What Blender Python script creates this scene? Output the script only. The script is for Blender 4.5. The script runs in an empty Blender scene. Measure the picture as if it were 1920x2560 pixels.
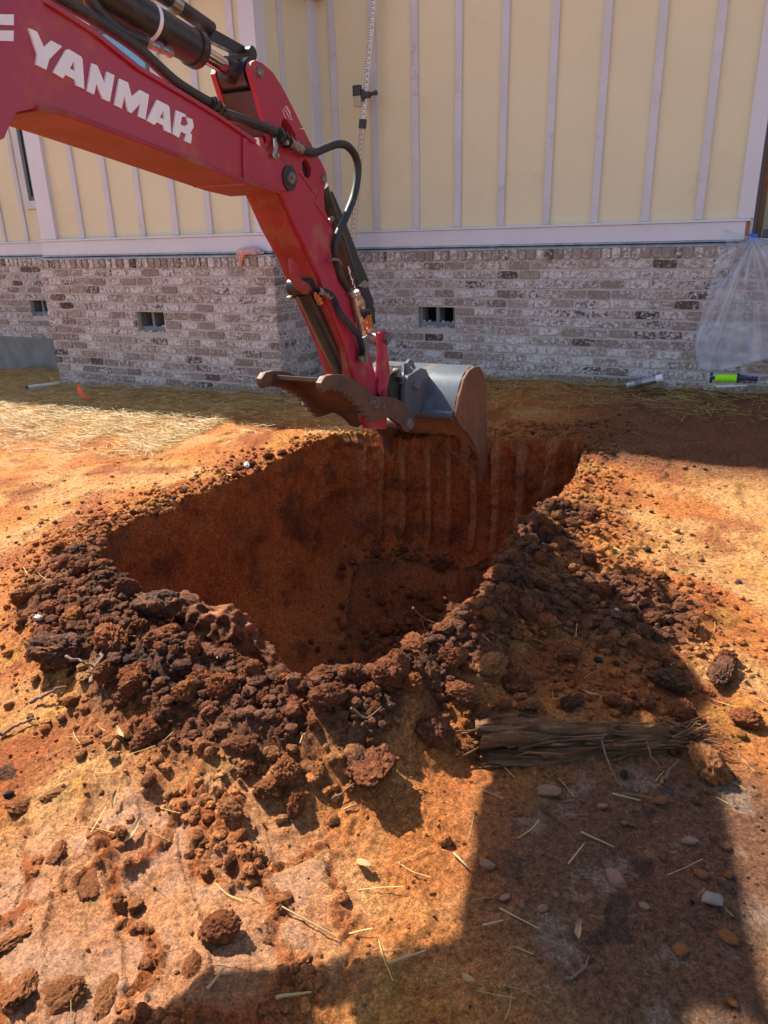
import bpy, bmesh, math, random
import numpy as np
from mathutils import Vector, Matrix
from mathutils.geometry import tessellate_polygon

# ------------------------------------------------------------------ camera, sky, sun, exposure
scn = bpy.context.scene
COL = scn.collection
CAMZ, FPX = 1.45, 1824.5
PITCH, ROLL = math.radians(20.646), math.radians(-1.576)
cp, sp, cr, sr = math.cos(PITCH), math.sin(PITCH), math.cos(ROLL), math.sin(ROLL)
cam_d = bpy.data.cameras.new('camera'); cam = bpy.data.objects.new('camera', cam_d); COL.objects.link(cam)
cam_d.sensor_fit = 'VERTICAL'; cam_d.sensor_height = 24.0; cam_d.lens = 24.0*FPX/2560
cam_d.clip_start = .05; cam_d.clip_end = 500
RX, UX, FX = Vector((cr, sr*sp, sr*cp)), Vector((-sr, cr*sp, cr*cp)), Vector((0, cp, -sp))
cam.matrix_world = Matrix(((RX.x, UX.x, -FX.x, 0), (RX.y, UX.y, -FX.y, 0), (RX.z, UX.z, -FX.z, CAMZ), (0, 0, 0, 1)))
scn.camera = cam

SUN_AZ, SUN_EL = math.radians(-48), math.radians(46.5)      # azimuth from +Y, towards +X
world = bpy.data.worlds.new('World'); scn.world = world; world.use_nodes = True
wn = world.node_tree; bg = wn.nodes['Background']
sky = wn.nodes.new('ShaderNodeTexSky'); sky.sky_type = 'NISHITA'; sky.sun_disc = False
sky.sun_elevation = SUN_EL; sky.sun_rotation = SUN_AZ; sky.dust_density = 1.6; sky.air_density = 1.0
wn.links.new(sky.outputs[0], bg.inputs[0]); bg.inputs[1].default_value = .097
sl = bpy.data.lights.new('sun', 'SUN'); sl.energy = 5.0; sl.angle = math.radians(.53); sl.color = (1, .925, .80)
so = bpy.data.objects.new('sun', sl); COL.objects.link(so)
SUND = Vector((math.sin(SUN_AZ)*math.cos(SUN_EL), math.cos(SUN_AZ)*math.cos(SUN_EL), math.sin(SUN_EL)))
so.rotation_euler = SUND.to_track_quat('Z', 'Y').to_euler(); so.location = SUND*30
scn.view_settings.view_transform = 'Standard'; scn.view_settings.look = 'None'
scn.view_settings.gamma = 1; scn.view_settings.exposure = 1.38

# ------------------------------------------------------------------ helpers
rng = np.random.default_rng(7); random.seed(7)
R = math.radians
def ray(x, y):
    X, Y = (x-960)/FPX, (1280-y)/FPX
    X, Y = cr*X-sr*Y, sr*X+cr*Y
    return np.array([X, cp+Y*sp, -sp+Y*cp])
def gp(x, y, z=0.0):
    r = ray(x, y); return r*((z-CAMZ)/r[2])+np.array([0, 0, CAMZ])
def tag(o, label=None, cat=None, group=None, kind=None):
    if label: o['label'] = label
    if cat: o['category'] = cat
    if group: o['group'] = group
    if kind: o['kind'] = kind
    return o
def empty(name, loc=(0, 0, 0), rz=0, parent=None):
    o = bpy.data.objects.new(name, None); COL.objects.link(o); o.location = loc; o.rotation_euler = (0, 0, rz)
    o.empty_display_size = .1; o.parent = parent; return o
def link(name, me, mat=None, parent=None, loc=None):
    o = bpy.data.objects.new(name, me); COL.objects.link(o)
    if mat and not me.materials: me.materials.append(mat)
    o.parent = parent
    if loc is not None: o.location = loc
    return o
def np_mesh(name, V, F, smooth=True):
    """V (n,3), F (m,k) all of one size"""
    me = bpy.data.meshes.new(name); V = np.asarray(V, np.float32); F = np.asarray(F, np.int32)
    m, k = F.shape
    me.vertices.add(len(V)); me.vertices.foreach_set('co', V.ravel())
    me.loops.add(m*k); me.loops.foreach_set('vertex_index', F.ravel())
    me.polygons.add(m); me.polygons.foreach_set('loop_start', np.arange(0, m*k, k, dtype=np.int32))
    me.polygons.foreach_set('use_smooth', np.full(m, smooth)); me.update(calc_edges=True); me.validate(); return me
def py_mesh(name, V, F, smooth=False, auto=None):
    me = bpy.data.meshes.new(name); me.from_pydata([tuple(v) for v in V], [], [tuple(f) for f in F]); me.update()
    if smooth: me.polygons.foreach_set('use_smooth', [True]*len(me.polygons))
    if auto: me.set_sharp_from_angle(angle=R(auto))
    return me
class MB:
    def __init__(s): s.v, s.f = [], []
    def add(s, V, F):
        b = len(s.v); s.v += [tuple(map(float, v)) for v in V]; s.f += [tuple(int(i)+b for i in f) for f in F]; return s
    def box(s, a, b):
        (x0, y0, z0), (x1, y1, z1) = a, b
        return s.add([(x0, y0, z0), (x1, y0, z0), (x1, y1, z0), (x0, y1, z0), (x0, y0, z1), (x1, y0, z1), (x1, y1, z1), (x0, y1, z1)],
                     [(0, 3, 2, 1), (4, 5, 6, 7), (0, 1, 5, 4), (1, 2, 6, 5), (2, 3, 7, 6), (3, 0, 4, 7)])
    def tube(s, P, r, n=12, cap=True):
        P = [Vector(p) for p in P]; m = len(P); rr = r if hasattr(r, '__len__') else [r]*m
        V, F = [], []; nrm = None
        for i, p in enumerate(P):
            t = (P[min(i+1, m-1)]-P[max(i-1, 0)]).normalized()
            if nrm is None:
                nrm = t.cross(Vector((0, 0, 1)));
                if nrm.length < .1: nrm = t.cross(Vector((0, 1, 0)))
            nrm = (nrm-t*nrm.dot(t)).normalized(); b = t.cross(nrm)
            for k in range(n):
                a = 2*math.pi*k/n; V.append(p+(nrm*math.cos(a)+b*math.sin(a))*rr[i])
        for i in range(m-1):
            for k in range(n):
                k2 = (k+1) % n; F.append((i*n+k, i*n+k2, (i+1)*n+k2, (i+1)*n+k))
        if cap: F += [tuple(range(n-1, -1, -1)), tuple(range((m-1)*n, m*n))]
        return s.add(V, F)
    def prism(s, loops, y0, y1):
        """loops: outer (+holes) of (x,z); extruded along y"""
        F3 = tessellate_polygon([[Vector((p[0], p[1], 0)) for p in l] for l in loops])
        pts = [p for l in loops for p in l]; n = len(pts)
        V = [(p[0], y0, p[1]) for p in pts]+[(p[0], y1, p[1]) for p in pts]
        F = [tuple(f) for f in F3]+[tuple(i+n for i in f[::-1]) for f in F3]; b = 0
        for l in loops:
            m = len(l)
            for i in range(m): F.append((b+i, b+(i+1) % m, b+(i+1) % m+n, b+i+n))
            b += m
        return s.add(V, F)
    def build(s, name, mat, parent=None, smooth=None, bevel=0, loc=None):
        me = bpy.data.meshes.new(name); me.from_pydata(s.v, [], s.f); me.update()
        bm = bmesh.new(); bm.from_mesh(me); bmesh.ops.recalc_face_normals(bm, faces=bm.faces)
        if bevel:
            es = [e for e in bm.edges if len(e.link_faces) == 2 and e.calc_face_angle(0) > .5]
            try: bmesh.ops.bevel(bm, geom=es, offset=bevel, segments=2, profile=.6, affect='EDGES', clamp_overlap=True)
            except Exception: pass
        bm.to_mesh(me); bm.free()
        if smooth:
            me.polygons.foreach_set('use_smooth', [True]*len(me.polygons)); me.set_sharp_from_angle(angle=R(smooth))
        return link(name, me, mat, parent, loc)
def spline(P, n=8):
    P = [np.array(p, float) for p in P]; out = []
    Q = [2*P[0]-P[1]]+P+[2*P[-1]-P[-2]]
    for i in range(1, len(Q)-2):
        a, b, c, d = Q[i-1:i+3]
        for k in range(n):
            t = k/n; out.append(.5*(2*b+(c-a)*t+(2*a-5*b+4*c-d)*t*t+(-a+3*b-3*c+d)*t**3))
    out.append(P[-1]); return out
def sm(a, b, x):
    t = np.clip((x-a)/(b-a), 0, 1); return t*t*(3-2*t)
# vectorised gradient noise
_perm = rng.permutation(4096).astype(np.int32); _grad = rng.normal(size=(4096, 3)); _grad /= np.linalg.norm(_grad, axis=1)[:, None]
_grad = _grad.astype(np.float32)
def noise3(P):
    P = np.asarray(P, np.float32); i = np.floor(P).astype(np.int32); f = P-i
    u = f*f*f*(f*(f*6-15)+10); out = np.zeros(len(P), np.float32)
    for dx in (0, 1):
        wx = u[:, 0] if dx else 1-u[:, 0]
        hx = _perm[(i[:, 0]+dx) & 4095]
        for dy in (0, 1):
            wy = u[:, 1] if dy else 1-u[:, 1]
            hy = _perm[(hx+i[:, 1]+dy) & 4095]
            for dz in (0, 1):
                wz = u[:, 2] if dz else 1-u[:, 2]
                g = _grad[_perm[(hy+i[:, 2]+dz) & 4095]]
                out += wx*wy*wz*(g[:, 0]*(f[:, 0]-dx)+g[:, 1]*(f[:, 1]-dy)+g[:, 2]*(f[:, 2]-dz))
    return out*1.5
def fbm(P, octv=4, lac=2.03, gain=.5):
    o = 0; a = 1; P = np.asarray(P, np.float32)
    for k in range(octv): o = o+a*noise3(P+17.3*k); P = P*lac; a *= gain
    return o
def ridged(P, octv=4, gain=.5):
    o = 0; a = 1; P = np.asarray(P, np.float32)
    for k in range(octv): o = o+a*(1-2*np.abs(noise3(P+9.1*k))); P = P*2.1; a *= gain
    return o
_wj = rng.random((4096, 3))
def worley(x, y, scale, seed=0):
    X, Y = np.asarray(x, float)/scale, np.asarray(y, float)/scale; ix, iy = np.floor(X).astype(int), np.floor(Y).astype(int)
    f1 = np.full(X.shape, 9.); f2 = np.full(X.shape, 9.); idv = np.zeros(X.shape)
    for dx in (-1, 0, 1):
        for dy in (-1, 0, 1):
            h = _perm[(_perm[(ix+dx+seed) & 4095]+iy+dy) & 4095]; j = _wj[h]
            d = np.hypot(ix+dx+j[:, 0]-X, iy+dy+j[:, 1]-Y); c = d < f1
            f2 = np.where(c, f1, np.minimum(f2, d)); idv = np.where(c, j[:, 2], idv); f1 = np.where(c, d, f1)
    return f1, f2, idv
def xyz(x, y, z=0.): return np.stack([x, y, np.zeros_like(x)+z], 1)

# ------------------------------------------------------------------ materials
def nt(name):
    m = bpy.data.materials.new(name); m.use_nodes = True; t = m.node_tree
    return m, t, t.nodes['Principled BSDF'], t.nodes, t.links
def noise_n(t, scale, detail=5, rough=.6, coord='Object', vec=None):
    n = t.nodes.new('ShaderNodeTexNoise'); n.inputs['Scale'].default_value = scale
    n.inputs['Detail'].default_value = detail; n.inputs['Roughness'].default_value = rough
    if vec is None:
        c = t.nodes.new('ShaderNodeTexCoord') if coord != 'World' else t.nodes.new('ShaderNodeNewGeometry')
        vec = c.outputs[coord] if coord != 'World' else c.outputs['Position']
    t.links.new(vec, n.inputs['Vector']); return n
def ramp(t, fac, stops):
    r = t.nodes.new('ShaderNodeValToRGB'); t.links.new(fac, r.inputs[0]); e = r.color_ramp.elements
    while len(e) < len(stops): e.new(.5)
    for k, (p, c) in enumerate(stops):
        e[k].position = p; e[k].color = (*c, 1) if hasattr(c, '__len__') else (c, c, c, 1)
    return r
def mix(t, fac, a, b, mode='MIX'):
    m = t.nodes.new('ShaderNodeMix'); m.data_type = 'RGBA'; m.blend_type = mode
    for s, i in ((fac, 0), (a, 6), (b, 7)):
        if hasattr(s, 'default_value'): t.links.new(s, m.inputs[i])
        elif i == 0: m.inputs[0].default_value = s
        else: m.inputs[i].default_value = (*s, 1)
    return m.outputs[2]
def bump(t, h, strength=.4, dist=.01, prev=None):
    b = t.nodes.new('ShaderNodeBump'); b.inputs['Strength'].default_value = strength; b.inputs['Distance'].default_value = dist
    t.links.new(h, b.inputs['Height'])
    if prev: t.links.new(prev, b.inputs['Normal'])
    return b.outputs[0]
def simple(name, c1, c2=None, rough=.5, metal=0., scale=8., b=0., bs=60., dirt=None, dirt_amt=.5, spec=.5, coat=0.):
    m, t, p, N, L = nt(name); c2 = c2 or c1
    n = noise_n(t, scale, 6, .65); col = mix(t, ramp(t, n.outputs[0], [(.35, 0.), (.65, 1.)]).outputs[0], c1, c2)
    if dirt:
        d = noise_n(t, scale*.6+1.7, 8, .72); f = ramp(t, d.outputs[0], [(.62-.3*dirt_amt, 0.), (.78-.3*dirt_amt, 1.)])
        col = mix(t, f.outputs[0], col, dirt)
        rr = ramp(t, f.outputs[0], [(0, rough), (1, .9)]); L.new(rr.outputs[0], p.inputs['Roughness'])
    else: p.inputs['Roughness'].default_value = rough
    L.new(col, p.inputs['Base Color']); p.inputs['Metallic'].default_value = metal
    p.inputs['Specular IOR Level'].default_value = spec; p.inputs['Coat Weight'].default_value = coat
    if b: L.new(bump(t, noise_n(t, bs, 5, .6).outputs[0], b, .004), p.inputs['Normal'])
    return m
def soil_mat(name, attr=True, cols=None, scale=1.0):
    m, t, p, N, L = nt(name)
    if attr:
        a = N.new('ShaderNodeVertexColor'); a.layer_name = 'soil'; base = a.outputs[0]
        fine = noise_n(t, 60, 8, .75, 'World'); crumb = noise_n(t, 190, 5, .7, 'World'); vor_vec = 'World'
    else:
        o = N.new('ShaderNodeObjectInfo'); r = ramp(t, o.outputs['Random'], cols); r.color_ramp.interpolation = 'LINEAR'
        big = noise_n(t, 2.2, 4, .6, 'Object'); base = mix(t, ramp(t, big.outputs[0], [(.4, 0.), (.68, .75)]).outputs[0], r.outputs[0], (.30, .105, .04))
        fine = noise_n(t, 5, 8, .75, 'Object'); crumb = noise_n(t, 17, 5, .75, 'Object')
    k = 1. if attr else .09
    def vor(sc):
        v = N.new('ShaderNodeTexVoronoi'); v.inputs['Scale'].default_value = sc*k; v.inputs['Randomness'].default_value = 1.
        g = N.new('ShaderNodeNewGeometry'); tc = N.new('ShaderNodeTexCoord'); w = N.new('ShaderNodeVectorMath'); w.operation = 'MULTIPLY_ADD'
        L.new(crumb.outputs['Color'], w.inputs[0]); w.inputs[1].default_value = (.012/k,)*3; L.new(g.outputs['Position'] if attr else tc.outputs['Object'], w.inputs[2]); L.new(w.outputs[0], v.inputs['Vector']); return v
    v1, v2 = vor(75), vor(190)
    c = mix(t, 1.0, base, ramp(t, fine.outputs[0], [(.36, .50), (.5, 1.), (.64, 1.42)]).outputs[0], 'MULTIPLY')
    c = mix(t, .8, c, ramp(t, crumb.outputs[0], [(.36, .55), (.64, 1.4)]).outputs[0], 'MULTIPLY')
    sp = N.new('ShaderNodeSeparateColor'); L.new(v2.outputs['Color'], sp.inputs[0]); c = mix(t, .6, c, ramp(t, sp.outputs[0], [(0, .5), (.15, .9), (.85, 1.1), (1, 1.6)]).outputs[0], 'MULTIPLY')
    L.new(c, p.inputs['Base Color']); p.inputs['Roughness'].default_value = .93; p.inputs['Specular IOR Level'].default_value = .2
    if attr: L.new(ramp(t, a.outputs[1], [(0, .93), (1, .42)]).outputs[0], p.inputs['Roughness']); L.new(ramp(t, a.outputs[1], [(0, .2), (1, .55)]).outputs[0], p.inputs['Specular IOR Level'])
    b0 = bump(t, ramp(t, v1.outputs['Distance'], [(.0, 1.), (.62, 0.)]).outputs[0], .55, .007); b00 = bump(t, ramp(t, v2.outputs['Distance'], [(.0, 1.), (.62, 0.)]).outputs[0], .6, .0035, b0)
    b1 = bump(t, fine.outputs[0], .9, .016 if attr else .012, b00); b2 = bump(t, crumb.outputs[0], .8, .006, b1); L.new(b2, p.inputs['Normal'])
    return m
M = {}
M['ground'] = soil_mat('soil_ground')
M['clod'] = soil_mat('soil_clod', False, [(0, (.15, .045, .018)), (.3, (.25, .072, .024)), (.55, (.11, .042, .023)), (.8, (.36, .115, .034)), (1, (.05, .028, .020))])
M['clod_orange'] = soil_mat('soil_clod_orange', False, [(0, (.34, .13, .045)), (1, (.40, .17, .06))])
M['clod_dark'] = soil_mat('soil_clod_dark', False, [(0, (.075, .04, .03)), (1, (.12, .055, .035))])
M['clod_clay'] = soil_mat('soil_clod_clay', False, [(0, (.27, .095, .034)), (1, (.36, .135, .046))])
M['clod_block'] = soil_mat('soil_clod_block', False, [(0, (.12, .045, .022)), (1, (.13, .048, .024))])
M['stone'] = simple('stone', (.25, .125, .07), (.18, .09, .052), .85, scale=14, b=.5, bs=50)
M['quartz'] = simple('quartz', (.28, .22, .18), (.12, .09, .08), .6, scale=16, b=.4, bs=50)
RED = (.36, .018, .054)
M['red'] = simple('red_paint', RED, (.34, .016, .048), .38, scale=5, b=.04, bs=120, dirt=(.42, .12, .085), dirt_amt=.26, coat=.1)
M['red_arm'] = simple('red_paint_dusty', (.39, .020, .054), (.32, .018, .044), .45, scale=5, b=.05, bs=110, dirt=(.36, .13, .085), dirt_amt=.33)
M['red_dirty'] = simple('red_paint_dirty', (.33, .016, .030), (.24, .02, .025), .5, scale=6, b=.05, bs=90, dirt=(.30, .12, .06), dirt_amt=.42)
M['black'] = simple('black_paint', (.018, .018, .02), (.03, .028, .028), .35, scale=9, b=.05, bs=90, dirt=(.09, .06, .045), dirt_amt=.25)
M['rubber'] = simple('black_rubber', (.016, .016, .017), (.03, .03, .03), .55, scale=15, b=.06, bs=150)
M['chrome'] = simple('chrome_rod', (.78, .78, .8), (.7, .7, .72), .08, 1., 6)
M['steel'] = simple('zinc_steel', (.50, .49, .47), (.36, .34, .32), .35, .9, 25, b=.08, bs=120, dirt=(.20, .13, .09), dirt_amt=.3)
M['pin'] = simple('worn_pin', (.26, .25, .25), (.14, .13, .13), .5, .6, 30, b=.15, bs=90)
M['brass'] = simple('copper_fitting', (.55, .26, .12), (.38, .20, .11), .35, .9, 25, dirt=(.2, .12, .08), dirt_amt=.3)
M['bucket'] = simple('bucket_steel', (.085, .10, .125), (.13, .145, .165), .38, .3, 4, b=.08, bs=60, dirt=(.30, .12, .05), dirt_amt=.16)
M['bucket_dirt'] = simple('clay_caked_steel', (.22, .085, .035), (.13, .055, .03), .8, 0, 7, b=.35, bs=30, dirt=(.06, .06, .07), dirt_amt=.35)
M['thumb'] = simple('rusty_thumb_steel', (.17, .085, .045), (.085, .052, .036), .6, .2, 5, b=.2, bs=45, dirt=(.06, .045, .04), dirt_amt=.4)
M['scrap'] = simple('scrap_film', (.5, .48, .47), (.25, .2, .18), .4, scale=30)
M['white'] = simple('white_vinyl', (.86, .85, .87), (.80, .79, .81), .45, scale=20)
M['siding'] = simple('cream_siding', (.68, .635, .43), (.645, .60, .405), .75, scale=1.3, b=.10, bs=160, dirt=(.60, .52, .36), dirt_amt=.10)
M['batten'] = simple('primed_batten', (.57, .58, .62), (.50, .51, .54), .65, scale=3.0, b=.06, bs=120, dirt=(.36, .32, .31), dirt_amt=.10)
M['trim'] = simple('white_trim', (.61, .625, .68), (.57, .58, .635), .55, scale=2.0, b=.04, bs=140)
M['metal_flash'] = simple('flashing', (.36, .42, .47), (.20, .24, .27), .4, .4, 12)
M['mortar'] = simple('mortar', (.50, .46, .42), (.43, .39, .355), .95, scale=9, b=.5, bs=120)
M['concrete'] = simple('concrete', (.24, .24, .22), (.16, .16, .145), .9, scale=4, b=.3, bs=60, dirt=(.50, .50, .47), dirt_amt=.02)
M['block'] = simple('concrete_block', (.22, .25, .27), (.15, .17, .18), .9, scale=14, b=.5, bs=70)
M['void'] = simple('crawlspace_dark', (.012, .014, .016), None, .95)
M['win_frame'] = simple('dark_window_frame', (.05, .065, .08), None, .4)
M['glass_dark'] = simple('window_glass', (.03, .05, .07), None, .04, spec=.9)
M['glass_blue'] = simple('glass_painted_sky', (.10, .36, .58), (.12, .40, .62), .25, spec=.6)  # the sky's reflection is painted in as a blue base colour
M['wood'] = simple('raw_wood', (.28, .15, .08), (.22, .11, .06), .8, scale=20, b=.2)
M['tape'] = simple('blue_tape', (.02, .13, .50), None, .5)
M['roof'] = simple('asphalt_shingles', (.05, .05, .052), (.03, .03, .032), .9, scale=30, b=.6, bs=60)
M['straw'] = simple('straw', (.40, .28, .12), (.30, .20, .09), .6, scale=3)
M['leaf'] = simple('dry_leaf', (.36, .23, .08), (.24, .15, .06), .7, scale=20, b=.3)
M['twig'] = simple('twig_bark', (.17, .10, .06), (.10, .06, .04), .85, scale=30, b=.4)
M['pvc'] = simple('white_pipe', (.62, .61, .60), (.5, .48, .46), .5, scale=10)
M['dkgrey'] = simple('dark_plastic', (.035, .035, .038), None, .5)
M['tan'] = simple('tan_plastic', (.42, .36, .27), None, .5)
M['orange'] = simple('flag_orange', (.85, .10, .03), None, .6)
M['pink'] = simple('pink_cloth', (.60, .32, .30), (.50, .36, .36), .9, scale=25, b=.5)
M['neon'] = simple('neon_string', (.42, .90, .01), (.30, .75, .01), .6, scale=60, b=.4, bs=200)
M['navy'] = simple('navy_plastic', (.015, .02, .10), None, .45)
M['can'] = simple('can_metal', (.40, .42, .45), (.30, .31, .33), .32, .8, 30)
M['cap'] = simple('white_cap', (.75, .75, .78), None, .5)
M['reddirt'] = simple('caked_clay', (.30, .10, .04), (.2, .07, .03), .9, scale=12, b=.6, bs=60)

def brick_mat(name, island):
    m, t, p, N, L = nt(name)
    if island: r = N.new('ShaderNodeNewGeometry').outputs['Random Per Island']
    else: r = N.new('ShaderNodeObjectInfo').outputs['Random']
    base = ramp(t, r, [(0, (.07, .046, .036)), (.07, (.12, .082, .065)), (.2, (.235, .178, .150)), (.7, (.325, .26, .225)), (1, (.26, .20, .168))])
    n1 = noise_n(t, 34, 9, .82, 'World'); n2 = noise_n(t, 95, 4, .7, 'World')
    ad = N.new('ShaderNodeMath'); ad.operation = 'MULTIPLY_ADD'; L.new(r, ad.inputs[0]); ad.inputs[1].default_value = .30; ad.inputs[2].default_value = -.16
    # some bricks are nearly bare, some heavily whitewashed
    sn = N.new('ShaderNodeMath'); sn.operation = 'ADD'; L.new(n1.outputs[0], sn.inputs[0])
    fr = N.new('ShaderNodeMath'); fr.operation = 'FRACT'; mu = N.new('ShaderNodeMath'); mu.operation = 'MULTIPLY'; L.new(r, mu.inputs[0]); mu.inputs[1].default_value = 37.7
    L.new(mu.outputs[0], fr.inputs[0]); sc = N.new('ShaderNodeMath'); sc.operation = 'MULTIPLY_ADD'; L.new(fr.outputs[0], sc.inputs[0]); sc.inputs[1].default_value = .13; sc.inputs[2].default_value = -.085
    L.new(sc.outputs[0], sn.inputs[1])
    mask = ramp(t, sn.outputs[0], [(.46, 0.), (.55, .9)])
    c = mix(t, mask.outputs[0], base.outputs[0], (.68, .64, .635))
    c = mix(t, .7, c, ramp(t, n2.outputs[0], [(.3, .62), (.6, 1.15)]).outputs[0], 'MULTIPLY')
    L.new(c, p.inputs['Base Color']); p.inputs['Roughness'].default_value = .93; p.inputs['Specular IOR Level'].default_value = .2
    L.new(bump(t, n2.outputs[0], .6, .004, bump(t, n1.outputs[0], .6, .006)), p.inputs['Normal']); return m
M['brick'] = brick_mat('whitewashed_brick', False); M['brick_i'] = brick_mat('whitewashed_brick_joined', True)

# ------------------------------------------------------------------ ground with the pit
PC = np.array([.25, 3.75])
rim_px = [(845, 1090, .05), (920, 1096, .05), (1000, 1100, .05), (1110, 1104, .05), (1220, 1106, .05), (1340, 1108, .05), (1463, 1110, .05), (1460, 1150, .03), (1443, 1179, .03), (1411, 1231, .02), (1365, 1272, .02),
          (1342, 1312, .02), (1300, 1345, .02), (1275, 1393, .03), (1240, 1440, .04), (1222, 1500, .05), (1191, 1556, .06), (1120, 1600, .06), (1070, 1640, .06),
          (1018, 1685, .07), (960, 1725, .07), (870, 1742, .07), (775, 1748, .06), (694, 1745, .06), (607, 1712, .06), (520, 1675, .06), (440, 1615, .05),
          (350, 1530, .04), (285, 1472, .03), (252, 1422, .02), (278, 1362, .0), (347, 1310, .0), (417, 1288, .0), (463, 1252, 0), (538, 1231, 0), (620, 1192, 0), (700, 1152, .02), (780, 1116, .03)]
rim = np.array([gp(*q)[:2] for q in rim_px])-PC
rth, rr_ = np.arctan2(rim[:, 1], rim[:, 0]), np.hypot(rim[:, 0], rim[:, 1])
o_ = np.argsort(rth); rth, rr_ = rth[o_], rr_[o_]
RT = np.linspace(-np.pi, np.pi, 721); RR = np.interp(RT, np.r_[rth-2*np.pi, rth, rth+2*np.pi], np.r_[rr_, rr_, rr_])
k_ = np.exp(-.5*(np.arange(-9, 10)/2.6)**2); k_ /= k_.sum(); RR = np.convolve(np.r_[RR[-10:-1], RR, RR[1:10]], k_, 'same')[9:-9]
def rimR(th): return np.interp((th+np.pi) % (2*np.pi)-np.pi, RT, RR)
def polar(x, y): dx, dy = x-PC[0], y-PC[1]; return np.arctan2(dy, dx), np.hypot(dx, dy)
A_T = np.radians([-180, -160, -140, -120, -90, -60, -40, -20, 0, 20, 45, 60, 90, 120, 150, 165, 180])
A_V = [.05, .10, .15, .17, .15, .13, .12, .09, .06, .03, .02, 0, 0, 0, .01, .03, .05]
YAW = .4655; HN = np.array([math.sin(YAW), math.cos(YAW)]); HU = np.array([math.cos(YAW), -math.sin(YAW)]); HD = 6.6283; BD = .9782
def spot(x, y, cx, cy, rx, ry, rot=0):
    c, s = math.cos(rot), math.sin(rot); dx, dy = x-cx, y-cy
    return np.exp(-(((c*dx+s*dy)/rx)**2+((-s*dx+c*dy)/ry)**2))
def masks(x, y):
    th, r = polar(x, y); d = r-rimR(th); A = np.interp((th+np.pi) % (2*np.pi)-np.pi, A_T, A_V)
    n1 = fbm(xyz(x*2.2, y*2.2, 3.), 3)
    heap = np.clip(A/.15, 0, 1.2)*np.exp(-np.clip((d-.10)/.30, -1.0, 9)**2)*sm(-.05, .12, d+.2)
    heap = np.maximum(heap, .75*spot(x, y, .85, 2.55, .42, .62, -.3))
    heap = np.clip(heap*(1+.5*n1), 0, 1.3)
    mud = np.clip(spot(x, y, -.56, 1.20, .40, .42, .2)*(1.35+.8*n1), 0, 1)
    nP = x*HN[0]+y*HN[1]; u = x*HU[0]+y*HU[1]
    front = np.where((u > -6.9) & (u < -3.8), HD-BD, HD)
    straw = sm(2.2, 1.2, front-nP+.35*n1+.85*sm(-3.2, -1.6, u))*(1-.72*sm(-3.2, -1.6, u)*sm(.05, .35, front-nP))
    return th, r, d, A, heap, mud, straw, nP, u
def height(x, y):
    x = np.asarray(x, float); y = np.asarray(y, float)
    th, r, d, A, heap, mud, straw, nP, u = masks(x, y)
    h = sm(3.4, 6.2, nP)*np.clip(.10+(u+3.87)*.035, -.12, .17)
    near = np.exp(-(np.maximum(r-3.2, 0)/2.5)**2)
    h = h+.045*spot(x, y, .9, 2.5, .5, .7)+.035*spot(x, y, .58, 1.90, .38, .10)
    dd_ = np.maximum(d, 0)-.12; h = h+A*np.exp(-(dd_/np.where(dd_ > 0, .30, .21))**2)*sm(-.2, .08, d)
    P2 = xyz(x, y)
    h = h+.020*fbm(P2*1.3+5, 3)*(.3+.7*near)
    rough = .35+1.0*heap+.5*np.exp(-(np.maximum(d, 0)/.22)**2)*(heap < .3)
    lump = fbm(P2*7.5+11, 4, gain=.55); h = h+.016*lump*rough*near
    hp_ = np.clip(heap, 0, 1)*near; wx, wy = x+.03*noise3(P2*9+1), y+.03*noise3(P2*9+40)
    for sc, am in ((.15, .050), (.075, .030), (.036, .014)):
        f1, f2, iv = worley(wx, wy, sc, int(sc*1000)); h = h+hp_*am*(np.maximum(1-1.5*f1*f1, 0)*(.35+iv)-.3)
    f1, f2, iv = worley(wx, wy, .045, 5); h = h+.006*np.maximum(1-2.2*f1*f1, 0)*(iv > .78)*(1-hp_)*near*(.4+rough)      # loose crumbs half sunk in the clay
    crust = sm(-.25, .35, fbm(P2*3.7+61, 3)); h = h+(.0045*ridged(P2*24+2, 3)+.0065*np.abs(noise3(P2*34+8))*crust+.0045*np.abs(noise3(P2*62))*crust)*(.45+.6*rough)*near
    ang = .45; tx, ty = math.cos(ang)*wx+math.sin(ang)*wy, -math.sin(ang)*wx+math.cos(ang)*wy
    f1, f2, iv = worley(tx+.16*noise3(P2*3.3), ty*.55+.16*noise3(P2*3.3+9), .27, 70); gap = f2-f1
    pad = sm(.06, .20, gap+.16*fbm(P2*8, 3)); q1, q2, qv = worley(wx, wy, .06, 91); r1, r2, rv = worley(wx, wy, .028, 92)
    tear = (1-pad)*np.clip(mud*1.3, 0, 1)
    h = h+mud*(.055*iv*pad+.04*noise3(P2*4+91)-.015)+tear*(.004+.028*np.maximum(1-1.3*q1*q1, 0)*(.2+qv)+.022*np.maximum(1-1.3*r1*r1, 0)*(.2+rv))
    h = h+mud*pad*(.006*np.abs(noise3(np.stack([tx*10, ty*34, 0*tx], 1)))+.012*((tx*7+iv*3) % 1)**3)
    ps = noise3(P2*3.1+77)+.5*noise3(P2*8+3)         # scattered trodden dents on the open clay
    h = h-.016*sm(.15, .45, ps)*(1-np.clip(heap+mud, 0, 1))*near
    return h+.012*straw*lump
C_ = {k: np.array(v) for k, v in dict(clay=(.48, .175, .048), pale=(.575, .31, .118), red=(.29, .082, .026), dark=(.10, .042, .025), black=(.030, .022, .020), smear=(.47, .225, .108), ash=(.33, .245, .185), wet=(.17, .06, .028), ochre=(.50, .25, .055)).items()}
def lerp(a, b, t): return a+(b-a)*np.clip(t, 0, 1)[:, None]
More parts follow.
